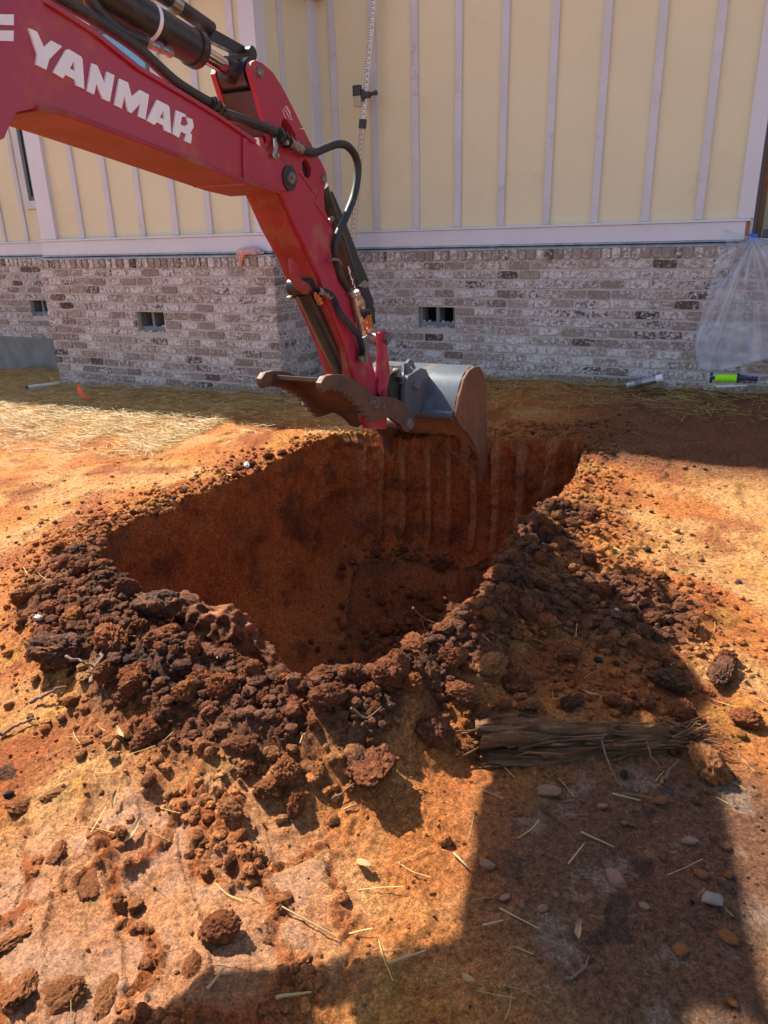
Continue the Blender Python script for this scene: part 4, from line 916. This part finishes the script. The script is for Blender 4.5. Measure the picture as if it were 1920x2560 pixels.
def churn_d(x, y):
    P2 = xyz(x, y); wx, wy = x+.03*noise3(P2*9+1), y+.03*noise3(P2*9+40); ang = .45; tx, ty = math.cos(ang)*wx+math.sin(ang)*wy, -math.sin(ang)*wx+math.cos(ang)*wy
    f1, f2, iv = worley(tx+.16*noise3(P2*3.3), ty*.55+.16*noise3(P2*3.3+9), .27, 70); mud = masks(x, y)[5]
    return sm(.25, .7, mud)*(1-sm(.06, .20, f2-f1+.16*fbm(P2*8, 3)))
pts = np.array(sample(420, (-1.3, .1, .8, 1.8), churn_d)); zz = height(pts[:, 0], pts[:, 1]); col = np.tile([.34, .125, .042], (420, 1))*rng.uniform(.6, 1.5, (420, 1))
scatter_lumps('churned_clay', np.c_[pts, zz-.006], .005+.016*rng.random(420)**2.2, IC3, M['ground'], 'torn clay lumps between the smeared slabs in the left foreground', 'soil', col)
for k, (x, y, r, mt, lab) in enumerate(((45, 2470, .060, 'clod_clay', 'big torn clay lump in the bottom left corner'), (150, 2500, .046, 'clod_clay', 'flat clay lump right of the bottom left corner lump'), (20, 2350, .050, 'clod_clay', 'red clay lump at the left edge above the corner lump'), (265, 2490, .036, 'clod_orange', 'orange clay lump low in the left foreground'),
        (230, 2215, .040, 'clod_clay', 'red lump casting a hollow shadow left of the pale clay'), (140, 2130, .034, 'clod_clay', 'red clay lump at left between two smeared slabs'), (60, 2010, .045, 'clod_clay', 'flat red lump near the left edge below the heap'), (30, 1935, .040, 'clod_dark', 'dark lump at the left edge below the long stick'),
        (130, 1985, .030, 'clod_orange', 'orange lump right of the flat red lump'), (420, 2090, .026, 'clod_clay', 'crusty red clod beside the yellow leaf blade'), (330, 2260, .030, 'clod_orange', 'rounded orange lump on the smeared mud'), (480, 2420, .026, 'clod_clay', 'small torn clod near the shadow in the left foreground'))):
    tag(place('dirt_clod', clod_me('dirt_clod', 1500+k, mt, IC5), on_ground(x, y), r*.8, 1.1, sc=(1.5, 1.15, .55)), lab, 'clod')
# stones
st = [(1220, 2165, .020, 'pinkish flat stone at the shadow edge by the lit loop'), (1262, 2248, .013, 'small tan pebble in shade left of the long straw'), (1355, 2275, .013, 'round tan pebble in shade beside the dark stain'),
      (1540, 2205, .024, 'flat grey pink stone in the middle of the shaded ground'), (1610, 2268, .011, 'small oval pebble in shade left of the white stone'), (1723, 2108, .018, 'flat buff stone in shade below the orange rock'), (1370, 1985, .028, 'pale crumbly lump in shade under the log'),
      (1505, 2020, .014, 'grey chip of stone lying by the split straws')]
for k, (x, y, r, lab) in enumerate(st):
    me = np_mesh('stone', clod_shape(IC4[0], 950+k, .25), IC4[1]); me.materials.append(M['stone']); tag(place('stone', me, on_ground(x, y), r, .45, sc=(1.15, .9, .75)), lab, 'stone')
me = np_mesh('stone', clod_shape(IC4[0], 970, .4), IC4[1]); me.materials.append(M['quartz']); tag(place('stone', me, on_ground(1778, 2258), .024, .3, rot=(0, 0, 1.2), sc=(.8, 1.2, .8)), 'white and grey quartz stone in shade near the right edge', 'stone')
for k, (x, y) in enumerate(((1560, 2060), (1752, 2190), (1650, 2005), (1820, 2190), (1700, 2380), (1820, 2350), (1830, 2510))):
    me = clod_me('clay_chip', 990+k, 'clod_orange', IC2); tag(place('clay_chip', me, on_ground(x, y), .012+.004*(k % 3), .4, sc=(1.2, 1, .6)), 'small orange chip of clay on the shaded ground', 'clay chip', 'orange clay chips in the shade')
# rotten log
a, b = on_ground(1190, 1865), on_ground(1700, 1850); a[2] -= .004; b[2] -= .004; n1, n2 = 110, 130; VS = []
ax = b-a; ln = np.linalg.norm(ax); ax /= ln; sd = np.cross(ax, [0, 0, 1.]); sd /= np.linalg.norm(sd); up = np.cross(sd, ax)
tt_ = np.linspace(0, 1, n1)[:, None]; aa = np.linspace(0, 2*np.pi, n2, endpoint=False)[None]
prof_r = .056*(1.15-.62*sm(.25, 1., tt_))*sm(-.05, .05, tt_+.03)*sm(1.02, .93, tt_)
Pn = np.stack([np.broadcast_to(tt_*2.2, (n1, n2)).ravel(), (np.cos(aa)*4.5+.5*tt_).ravel(), (np.sin(aa)*4.5+0*tt_).ravel()], 1)
fib = ridged(Pn*np.array([.6, 3.2, 3.2]), 4, .6).reshape(n1, n2); lum = fbm(Pn*np.array([.9, .35, .35])+5, 3).reshape(n1, n2)
rad = prof_r*(.85+.26*fib+.62*lum+.35*noise3(np.stack([np.broadcast_to(tt_*5, (n1, n2)).ravel(), (np.cos(aa)+0*tt_).ravel()*1.3, (np.sin(aa)+0*tt_).ravel()*1.3], 1)).reshape(n1, n2)); endj = .03*noise3(np.stack([np.cos(aa[0])*3, np.sin(aa[0])*3, 0*aa[0]], 1))[None]
pos = a+ax*(tt_*ln+endj*(2*tt_-1))[..., None]+sd*(np.cos(aa)*rad*1.15)[..., None]+up*(np.sin(aa)*rad*.85)[..., None]
I, J = np.meshgrid(np.arange(n1-1), np.arange(n2), indexing='ij'); J2 = (J+1) % n2
me = np_mesh('rotten_log', pos.reshape(-1, 3)-a, np.stack([I*n2+J, I*n2+J2, (I+1)*n2+J2, (I+1)*n2+J], -1).reshape(-1, 4))
mlog, t, p, N, L = nt('rotten_wood'); c = t.nodes.new('ShaderNodeTexCoord'); mp = t.nodes.new('ShaderNodeMapping'); L.new(c.outputs['Object'], mp.inputs[0]); mp.inputs['Scale'].default_value = (2.5, 26, 26)
nn = noise_n(t, 3, 8, .7, vec=mp.outputs[0]); n2_ = noise_n(t, 9, 6, .7)
cc = ramp(t, nn.outputs[0], [(.32, (.035, .015, .007)), (.5, (.15, .064, .022)), (.68, (.32, .145, .048))]); L.new(mix(t, ramp(t, n2_.outputs[0], [(.5, 0.), (.7, .8)]).outputs[0], cc.outputs[0], (.22, .09, .035)), p.inputs['Base Color']); p.inputs['Roughness'].default_value = .9
L.new(bump(t, nn.outputs[0], 1., .012), p.inputs['Normal']); M['log'] = mlog
log = link('rotten_log', me, mlog, loc=tuple(a)); tag(log, 'rotten splintered log lying in shade at the foot of the heap', 'log')
mb = MB()
for k in range(80):
    g = np.random.default_rng(2000+k); t0 = g.uniform(-.06, .75); t1 = min(t0+g.uniform(.18, .5), 1.08); an_ = g.uniform(-.5, 3.6); Q = []
    dr_ = g.normal()*.25
    for i in range(9):
        tq = t0+(t1-t0)*i/8; rq = .045*(1.15-.62*float(sm(.25, 1., tq)))*(.80+.22*math.sin(tq*9+an_*2)+.10*g.normal()*.3)+.004+.010*abs(g.normal())*(i in (0, 8)); aq = an_+dr_*(tq-t0)*2
        Q.append(ax*ln*tq+sd*math.cos(aq)*rq*1.2+up*math.sin(aq)*rq*.9+up*(.006*math.sin(tq*14+k)+.012*math.sin(tq*6+1))+sd*.015*math.sin(tq*7+an_))
    w0 = g.uniform(.0018, .0052); mb.tube(Q, [w0*(.4+.6*math.sin(math.pi*(.12+.76*i/8))) for i in range(9)], 6)
tag(mb.build('fibres', mlog, log, smooth=50), kind='stuff')
for k in range(90):
    g = np.random.default_rng(40+k); e = 1 if k < 30 else (0 if k < 44 else g.uniform(.2, .8)); base = (ax*ln*(e if e in (0, 1) else e)+sd*g.normal()*.03+up*g.uniform(-.03, .05))
    f_ = .35 if e in (0, 1) else .10; d = ax*(1 if e == 1 else (-1 if e == 0 else g.choice([-1, 1])))+sd*g.normal()*f_+up*g.normal()*f_*.8; base = base+(0 if e in (0, 1) else 1)*(-sd*(-.05)*0+up*.02-np.array([0, .045, 0])*g.uniform(0, 1)); d /= np.linalg.norm(d); l = g.uniform(.04, .13)
    MB().tube([base-d*.05, base+d*l*.5, base+d*l+up*g.normal()*.012], [.004, .003, .001], 5).build('splinter', mlog, log)
for k, (x, y, r) in enumerate(((1205, 1790, .030), (1260, 1772, .024), (1420, 1768, .026), (1530, 1762, .032), (1620, 1772, .028), (1700, 1790, .04), (1730, 1850, .032), (1165, 1880, .03), (1210, 1900, .022), (1680, 1880, .02))):
    tag(place('dirt_clod', CM[(k*3) % 14], on_ground(x, y), r, .3), 'soil clod lying right against the rotten log', 'clod', 'clods against the log')
# twigs, roots and dry leaves
def twig(L, r, lab, zs=None, mat='twig', abs_z=None, nm='twig'):
    P = []
    for i, (x, y) in enumerate(L):
        if abs_z is not None: q_ = gp(x, y, abs_z[i])
        else: q_ = on_ground(x, y); q_[2] += (zs[i] if zs else .008)
        P.append(q_)
    Q = spline(P, 5); o0 = Q[0].copy(); Q = [q_-o0+rng.normal(0, r*(.5 if mat == 'twig' else .12), 3) for q_ in Q]
    o = MB().tube(Q, [r*(1-.55*i/len(Q)) for i in range(len(Q))], 7).build(nm, M[mat], None, smooth=60, loc=tuple(o0)); tag(o, lab, 'twig' if nm == 'twig' else 'root'); return o
twig([(231, 1705), (248, 1650), (262, 1605), (272, 1573)], .008, 'thick grey twig standing up from the left of the heap', abs_z=[.16, .17, .19, .21])
twig([(165, 1640), (205, 1655), (245, 1668)], .006, 'short twig across the dark faceted clod', abs_z=[.2, .19, .17])
twig([(1032, 1518), (1052, 1540), (1080, 1556), (1118, 1564)], .006, 'bare forked twig poking up from the pit near its right wall', abs_z=[-.22, -.28, -.33, -.36])
twig([(1052, 1540), (1062, 1570), (1085, 1590), (1096, 1610)], .004, 'thin side twig hanging below the forked twig in the pit', abs_z=[-.28, -.35, -.4, -.45])
twig([(1155, 1510), (1175, 1522), (1190, 1545), (1180, 1570)], .006, 'branching root stub on the right lip of the pit', abs_z=[-.03, -.03, -.02, 0.], nm='root')
twig([(1190, 1545), (1205, 1525), (1215, 1515)], .004, 'short root fork on the right lip of the pit', abs_z=[-.02, -.01, 0.], nm='root')
twig([(830, 2002), (870, 1978), (908, 1953)], .0035, 'straight pale stick leaning on the flat pitted clod', zs=[.01, .02, .03])
twig([(880, 1815), (915, 1802), (955, 1798)], .004, 'curved dark root on top of the heap', zs=[.07, .08, .07], nm='root')
twig([(0, 1843), (45, 1826), (92, 1805)], .006, 'long dry stick at the left edge of the picture', zs=[.01, .015, .02])
twig([(80, 1770), (120, 1755), (165, 1735)], .007, 'broken stick with a white split end left of the heap', zs=[.02, .03, .03])
twig([(1655, 1965), (1672, 1942), (1692, 1915)], .005, 'pale bent stick in shade left of the orange rock', zs=[.01, .02, .02])
twig([(1412, 2455), (1440, 2440), (1465, 2415), (1472, 2390)], .0035, 'curled brown twig on the shaded ground', zs=[.006]*4)
twig([(1610, 1880), (1625, 1910), (1650, 1935)], .003, 'thin root trailing down from the log', zs=[.05, .03, .02], nm='root')
twig([(1500, 1885), (1530, 1945), (1552, 1980)], .003, 'long thin root trailing onto the clay below the log', zs=[.05, .02, .01], nm='root')
twig([(1275, 1358), (1290, 1359), (1312, 1361)], .009, 'cut black root end sticking out of the right pit wall', abs_z=[-.10, -.10, -.10], nm='root')
def leaf(L, w, lab):
    P = [on_ground(x, y)+np.array([0, 0, .012+.006*i]) for i, (x, y) in enumerate(L)]; Q = spline(P, 5); o0 = Q[0].copy(); V, F = [], []
    d = Q[-1]-Q[0]; s_ = np.cross(d, [0, 0, 1.]); s_ /= np.linalg.norm(s_); n = len(Q)
    for i, q_ in enumerate(Q):
        k = w*math.sin(math.pi*(.06+.88*i/(n-1))); V += [q_-o0+s_*k+[0, 0, .004], q_-o0, q_-o0-s_*k+[0, 0, .004]]
    V += [v-np.array([0, 0, .0012]) for v in V]
    for i in range(n-1):
        for j in (0, 1): a_ = 3*i+j; F += [(a_, a_+1, a_+4, a_+3), (a_+3+3*n, a_+4+3*n, a_+1+3*n, a_+3*n)]
    o = MB().add(V, F).build('dry_leaf', M['leaf'], None, smooth=60, loc=tuple(o0)); tag(o, lab, 'leaf')
leaf([(312, 2118), (335, 2095), (355, 2062)], .007, 'long yellow leaf blade on the clay left of the heap foot')
leaf([(284, 2030), (288, 2010), (294, 1993)], .006, 'small cream leaf upright above the yellow blade')
leaf([(292, 1822), (300, 1845), (312, 1858)], .008, 'curled tan leaf at the left foot of the heap')
leaf([(1455, 1735), (1478, 1748), (1500, 1755)], .006, 'pale split wood chip on the dark mound right of the pit')
leaf([(1445, 2360), (1443, 2345), (1447, 2320)], .007, 'short split wood chip on the shaded ground')
leaf([(1152, 2445), (1170, 2465), (1185, 2478)], .008, 'flat tan wood chip in the shade low in the picture')
leaf([(890, 2160), (905, 2172), (930, 2185)], .010, 'flat ochre leaf on the pale clay')
leaf([(565, 1190), (580, 1193), (592, 1196)], .014, 'yellow green leaf lying on the left rim of the pit')
# white scraps
def scrap(px, py, r, lab, dz=.02):
    V = IC4[0]; V = V*(1+.55*ridged(V*1.5+px, 3)[:, None]*.5)*np.array([1.3, .8, .5]); me = np_mesh('plastic_scrap', V, IC4[1]); me.materials.append(M['scrap']); P = on_ground(px, py); P[2] += dz
    tag(place('plastic_scrap', me, P, r, .4), lab, 'scrap')
scrap(618, 1166, .020, 'white crumpled scrap on the left rim of the pit'); scrap(100, 1560, .016, 'shiny white scrap at far left of the heap'); scrap(1540, 1540, .008, 'tiny white scrap on the shaded mound right of the pit')

# ------------------------------------------------------------------ straw
def straw_mesh(name, x, y, z, ln, wd, tilt, lab, cat='straw'):
    n = len(x); a = rng.uniform(0, 2*np.pi, n); tl = rng.normal(0, tilt, n); bend_ = rng.normal(0, .045, n)*ln
    d = np.stack([np.cos(a)*np.cos(tl), np.sin(a)*np.cos(tl), np.sin(tl)], 1); s_ = np.stack([-np.sin(a), np.cos(a), 0*a], 1); up = np.cross(d, s_); c0 = np.stack([x, y, z], 1)
    VV = []
    for k, f in enumerate((-.5, 0., .5)):
        c = c0+d*(ln*f)[:, None]+s_*(bend_*(1-4*f*f))[:, None]+np.array([0, 0, 1])*(np.abs(np.sin(tl))*ln*.5)[:, None]
        for (p_, q_) in ((1, 0), (0, .6), (-1, 0), (0, -.6)): VV.append(c+s_*(wd*p_*.5)[:, None]+up*(wd*q_*.5)[:, None])
    V = np.stack(VV, 1).reshape(-1, 3); F = []
    for k in (0, 1):
        for j in range(4): F.append([4*k+j, 4*k+(j+1) % 4, 4*k+4+(j+1) % 4, 4*k+4+j])
    F = (np.array(F)[None]+12*np.arange(n)[:, None, None]).reshape(-1, 4); me = np_mesh(name, V, F, False)
    o = link(name, me, M['straw_i']); tag(o, lab, cat, kind='stuff')
m, t, p, N, L = nt('straw_blades'); g_ = N.new('ShaderNodeNewGeometry'); r = ramp(t, g_.outputs['Random Per Island'], [(0, (.18, .11, .045)), (.3, (.36, .235, .075)), (.7, (.52, .355, .105)), (1, (.62, .46, .18))])
L.new(r.outputs[0], p.inputs['Base Color']); p.inputs['Roughness'].default_value = .55; M['straw_i'] = m
def straw_d(x, y):
    th, r, d, A, heap, mud, s, nP, u = masks(x, y); front = np.where((u > -6.83) & (u < -3.85), HD-BD, HD); return s*(nP < front-.01)*(d > .03)*(.75+.5*noise3(xyz(x, y)*2.3))
P = np.array(sample(20000, (-5.5, 4.2, 3.2, 9.6), straw_d)); z = height(P[:, 0], P[:, 1])
nPv = P[:, 0]*HN[0]+P[:, 1]*HN[1]; uv = P[:, 0]*HU[0]+P[:, 1]*HU[1]; front = np.where((uv > -6.83) & (uv < -3.85), HD-BD, HD); bank = .05*sm(.35, .0, front-nPv)
straw_mesh('straw', P[:, 0], P[:, 1], z+rng.uniform(.002, .03, len(P))+bank*rng.random(len(P)), rng.uniform(.04, .17, len(P)), rng.uniform(.0018, .0036, len(P)), .13, 'straw mulch strewn on the ground along the house wall')
P = np.array(sample(450, (-2.6, 2.2, 1.0, 5.0), lambda x, y: .12+.9*masks(x, y)[6]+.25*spot(x, y, -1.4, 4.2, 1.0, .8)-1.0*(masks(x, y)[2] < .02))); z = height(P[:, 0], P[:, 1])
straw_mesh('loose_straw', P[:, 0], P[:, 1], z+.005, rng.uniform(.025, .11, len(P)), rng.uniform(.0012, .0026, len(P)), .12, 'loose bits of straw scattered over the red clay')
for k, (L_, w) in enumerate((([(1452, 2086), (1533, 2127)], .003), ([(1249, 2277), (1346, 2331)], .0025), ([(1530, 1990), (1600, 2010)], .003), ([(700, 2270), (840, 2350)], .0022), ([(1208, 2320), (1258, 2310)], .003), ([(860, 2030), (890, 2010)], .003), ([(1135, 2140), (1172, 2180)], .004), ([(1420, 2165), (1460, 2118)], .0022), ([(970, 2415), (1065, 2385)], .004), ([(690, 2500), (780, 2490)], .004), ([(520, 2480), (560, 2430)], .004))):
    tag(twig(L_, w, 'single long pale straw stalk on the bare ground', zs=[.008, .012], mat='straw'), 'long pale straw stalk lying on the bare ground in the foreground', 'straw', 'straw stalks in the foreground').name = 'straw_stalk'

# ------------------------------------------------------------------ things by the house wall
# grade rod
rb, rt = hl(-3.604, 6.267-HD, gz(*hl(-3.604, 6.267-HD)[:2])), hl(-3.215, 6.662-HD, 3.95); dr = rt-rb; ln = np.linalg.norm(dr)
rod = empty('grade_rod', tuple(rb)); rod.rotation_mode = 'QUATERNION'; zq = Vector(dr).normalized(); xq = Vector((HU[0], HU[1], 0)); xq = (xq-zq*xq.dot(zq)).normalized(); yq = zq.cross(xq)
rod.rotation_quaternion = Matrix((xq, yq, zq)).transposed().to_quaternion(); tag(rod, 'tall graduated grade rod leaning in the corner behind the arm', 'grade rod')
def rod_mat(nm, base):
    m, t, p, N, L = nt(nm); c = N.new('ShaderNodeTexCoord'); s_ = N.new('ShaderNodeSeparateXYZ'); L.new(c.outputs['Object'], s_.inputs[0])
    def mt(op, a, b):
        q = N.new('ShaderNodeMath'); q.operation = op
        for i, v in enumerate((a, b)):
            if hasattr(v, 'default_value'): L.new(v, q.inputs[i])
            else: q.inputs[i].default_value = v
        return q.outputs[0]
    tick = mt('LESS_THAN', mt('FRACT', mt('MULTIPLY', s_.outputs[2], 48.), 0), .42); edge = mt('LESS_THAN', s_.outputs[0], -.006); edge2 = mt('GREATER_THAN', s_.outputs[0], -.019)
    num = mt('LESS_THAN', mt('FRACT', mt('MULTIPLY', s_.outputs[2], 24.), 0), .55); nn = noise_n(t, 150, 2); blot = mt('GREATER_THAN', nn.outputs[0], .5); right = mt('GREATER_THAN', s_.outputs[0], .002); r2 = mt('LESS_THAN', s_.outputs[0], .016)
    f = mt('MAXIMUM', mt('MULTIPLY', mt('MULTIPLY', tick, edge), edge2), mt('MULTIPLY', mt('MULTIPLY', mt('MULTIPLY', num, right), r2), blot))
    L.new(mix(t, f, base, (.05, .04, .035)), p.inputs['Base Color']); p.inputs['Roughness'].default_value = .5; return m
M['rod_w'] = rod_mat('rod_white', (.66, .64, .60)); M['rod_t'] = rod_mat('rod_tan', (.56, .48, .36))
MB().box((-.026, -.014, 0), (.026, .014, ln*.60)).build('lower_section', M['rod_t'], rod, bevel=.003); MB().box((-.022, -.011, ln*.595), (.022, .011, ln)).build('upper_section', M['rod_w'], rod, bevel=.003)
MB().box((-.03, -.018, ln*.585), (.03, .018, ln*.605)).build('collar', M['dkgrey'], rod, bevel=.003)
k_ = (2.62-rb[2])/dr[2]; rc = rb+dr*k_
rec = empty('laser_receiver', tuple(rc), -YAW); tag(rec, 'small laser receiver clamped on the grade rod', 'laser receiver')
MB().box((-.105, -.035, -.085), (-.03, -.005, .085)).build('body', M['tan'], rec, bevel=.012); MB().box((-.108, -.039, .0), (-.027, -.002, .088)).build('sensor_window', M['dkgrey'], rec, bevel=.010)
MB().box((-.03, -.03, -.02), (.05, .022, .03)).build('clamp', M['dkgrey'], rec, bevel=.008); MB().box((-.02, -.034, -.045), (.0, .02, .05)).build('clamp_jaw', M['dkgrey'], rec, bevel=.005)
MB().tube([(.045, -.01, .006), (.10, -.01, .012), (.105, -.01, .012), (.12, -.01, .014)], [.016, .016, .022, .020], 16).build('clamp_knob', M['dkgrey'], rec, smooth=40)
# plastic sheet
m, t, p, N, L = nt('poly_sheet'); out = N['Material Output']; tr = N.new('ShaderNodeBsdfTransparent'); tl = N.new('ShaderNodeBsdfTranslucent'); df = N.new('ShaderNodeBsdfDiffuse'); gl = N.new('ShaderNodeBsdfGlossy'); gl.inputs['Roughness'].default_value = .25
tl.inputs[0].default_value = (.72, .82, .95, 1); df.inputs[0].default_value = (.62, .70, .82, 1); m1 = N.new('ShaderNodeMixShader'); L.new(tl.outputs[0], m1.inputs[1]); L.new(df.outputs[0], m1.inputs[2]); m1.inputs[0].default_value = .65
m2 = N.new('ShaderNodeMixShader'); L.new(m1.outputs[0], m2.inputs[1]); L.new(gl.outputs[0], m2.inputs[2]); m2.inputs[0].default_value = .10
a_ = N.new('ShaderNodeVertexColor'); a_.layer_name = 'haze'; m3 = N.new('ShaderNodeMixShader'); L.new(a_.outputs[0], m3.inputs[0]); L.new(tr.outputs[0], m3.inputs[1]); L.new(m2.outputs[0], m3.inputs[2]); L.new(m3.outputs[0], out.inputs[0]); M['poly'] = m
B = np.array([(-.33, 1.45), (-.30, 1.40), (-.27, 1.335), (-.33, 1.20), (-.355, 1.0), (-.39, .75), (-.395, .55), (-.37, .44), (-.285, .355), (-.10, .40), (.14, .47), (.45, .50), (.60, .75), (.62, 1.05), (.55, 1.33)])
Bs = np.array(spline(B, 12)); nb = len(Bs); nt_ = 60; apx = np.array([-.088, 1.372]); tv = np.linspace(0, 1, nt_)
A2, T2 = np.meshgrid(np.arange(nb), tv, indexing='ij'); X = apx[0]+(Bs[A2, 0]-apx[0])*T2; Zl = apx[1]+(Bs[A2, 1]-apx[1])*T2
an = np.arctan2(Bs[:, 1]-apx[1], Bs[:, 0]-apx[0])[A2]
fold = noise3(np.stack([an.ravel()*9, T2.ravel()*1.2, 0*T2.ravel()], 1)).reshape(nb, nt_); fold2 = ridged(np.stack([an.ravel()*5, T2.ravel()*.8, 0*T2.ravel()+4], 1), 3).reshape(nb, nt_); cr_ = ridged(np.stack([X.ravel()*6, Zl.ravel()*6, 0*X.ravel()], 1), 3).reshape(nb, nt_)
Yl = -.020-.075*T2**.8-.030*fold*T2**.5-.016*fold2*np.sin(np.pi*np.clip(T2, 0, 1))-.006*cr_-.02*(1-T2)
me = np_mesh('plastic_sheet', np.stack([X.ravel(), Yl.ravel(), Zl.ravel()], 1), np.stack([(I*nt_+J), (I+1)*nt_+J, (I+1)*nt_+J+1, I*nt_+J+1], -1).reshape(-1, 4) if False else np.array([[i*nt_+j, (i+1)*nt_+j, (i+1)*nt_+j+1, i*nt_+j+1] for i in range(nb-1) for j in range(nt_-1)]))
hz = np.clip(.22+.36*sm(.95, .40, Zl)+.35*np.clip(fold2-.8, 0, 1)+.12*fold+.12*np.clip(cr_-.6, 0, 1)+.25*(1-T2)**4, .08, .95).ravel(); at = me.color_attributes.new('haze', 'FLOAT_COLOR', 'POINT'); at.data.foreach_set('color', np.stack([hz, hz, hz, 1+0*hz], 1).astype(np.float32).ravel())
ps_ = link('plastic_sheet', me, M['poly']); ps_.location = (HO[0], HO[1], 0); ps_.rotation_euler = (0, 0, -YAW); tag(ps_, 'clear plastic sheet gathered at the house corner and hanging over the brick', 'plastic sheet')
# marking paint can
a, b = hw(1566, 978, HD-.25), hw(1636, 957, HD-.25); a[2] = gz(a[0], a[1])+.045; d = np.array([HU[0], HU[1], .33]); d /= np.linalg.norm(d); cn = empty('spray_can', tuple(a)); tag(cn, 'silver spray can with a white cap lying on straw by the wall', 'spray can')
Lc = .29
MB().tube([d*-.004, d*.006, d*.012, d*(Lc-.06), d*(Lc-.05)], [.027, .036, .036, .036, .030], 24).build('body', M['can'], cn, smooth=40); MB().tube([d*(Lc-.052), d*(Lc-.004), d*Lc], [.030, .029, .026], 24).build('cap', M['cap'], cn, smooth=40)
MB().tube([d*.07, d*.13], .0364, 24, False).build('printed_label', M['pin'], cn, smooth=40)
# string reel
a, b = hw(1788, 945, HD-.22), hw(1842, 946, HD-.22); d = b-a; ln = np.linalg.norm(d); d /= ln; rl_ = empty('string_reel', tuple(a)); tag(rl_, 'reel of neon green mason line with a navy handle', 'string reel')
MB().tube([d*t_*ln for t_ in np.linspace(0, 1, 40)], [.032+.002*math.cos(k*2.2) for k in range(40)], 18).build('string', M['neon'], rl_, smooth=50)
up = np.array([0, 0, 1.]); MB().tube([d*-.03+up*.045, d*-.03-up*.04], .011, 10).build('end_bar', M['navy'], rl_, smooth=40); MB().tube([d*-.03, d*(ln+.02)], .013, 10).build('core', M['navy'], rl_, smooth=40)
MB().tube([d*(ln+.01)+up*.04, d*(ln+.01)-up*.035], .011, 10).build('end_bar', M['navy'], rl_, smooth=40); MB().tube([d*(ln+.01), d*(ln+.05), d*(ln+.15)], [.016, .015, .018], 12).build('handle', M['navy'], rl_, smooth=40)
tow = -np.array([HN[0], HN[1], 0])
MB().tube(spline([d*.02+up*.03+tow*.02, d*-.045+up*.01+tow*.03, d*-.03-up*.045+tow*.03, d*.05-up*.05+tow*.03, d*.12-up*.05+tow*.03, d*.13-up*.02+tow*.035], 6), .002, 6).build('loose_string', M['neon'], rl_)
# clear stake tool under the reel
a, b = hw(1790, 967, HD-.27), hw(1868, 964, HD-.27); tag(MB().tube([a*0, (b-a)*.5, b-a], [.012, .013, .006], 10).build('line_stake', M['pvc'], None, smooth=40, loc=tuple(a)), 'pale plastic stake lying under the neon string reel', 'stake')
# pin flag, pipe, rag
P = on_ground(208, 1012); fl = empty('marker_flag', tuple(P)); tag(fl, 'small orange marker flag standing in the sunlit straw', 'flag')
MB().tube([(0, 0, -.05), (.012, 0, .10), (.02, 0, .20)], .0016, 6).build('wire', M['steel'], fl)
V, F = [], []
for i in range(9):
    t_ = i/8; z_ = .205-.19*t_; w_ = .006+.017*math.sin(math.pi*min(1, t_*1.15))*(.4+.6*t_); o_x = .0+.035*t_-.03*math.sin(t_*5); V += [(o_x-w_, .012*math.sin(t_*7), z_), (o_x+w_, .012*math.cos(t_*6), z_+.008)]
for i in range(8): F.append((2*i, 2*i+1, 2*i+3, 2*i+2))
MB().add(V, F).build('ribbon', M['orange'], fl, smooth=60)
a, b = on_ground(66, 976), on_ground(152, 966); a[2] += .03; b[2] += .03
pp_ = empty('drain_pipe', tuple(a)); tag(pp_, 'white plastic pipe lying on straw at the left brick corner', 'pipe'); MB().tube([a*0, b-a], .022, 16).build('pipe_wall', M['pvc'], pp_, smooth=40); MB().tube([(a-b)*.01, (b-a)*.08], .0235, 16).build('pipe_end', M['dkgrey'], pp_, smooth=40)
V = IC5[0].copy(); V = V*(1+.28*ridged(V*1.7, 3)[:, None]-.2)*np.array([.125, .045, .052]); V[:, 2] = np.maximum(V[:, 2], -.012)
rg = hl(-4.10, -BD+.005, 1.345); tg = empty('rag', tuple(rg), -YAW); tag(tg, 'pink crumpled rag left on the brick ledge at the corner', 'rag'); me = np_mesh('folded_cloth', V, IC5[1]); link('folded_cloth', me, M['pink'], tg)
V, F = [], []
for i in range(10):
    t_ = i/9; V += [(-.05-.04*t_-.022*(1-.4*t_), -.03-.02*math.sin(t_*3)-.004, .02-.12*t_), (-.05-.04*t_, -.045-.02*math.sin(t_*3), .024-.125*t_), (-.05-.04*t_+.03*(1-.5*t_), -.03-.02*math.sin(t_*3), .02-.118*t_)]
for i in range(9):
    for j in (0, 1): F.append((3*i+j, 3*i+j+1, 3*i+j+4, 3*i+j+3))
M['salmon'] = simple('salmon_cloth', (.75, .27, .18), None, .9); MB().add(V, F).build('hanging_end', M['salmon'], tg, smooth=60)
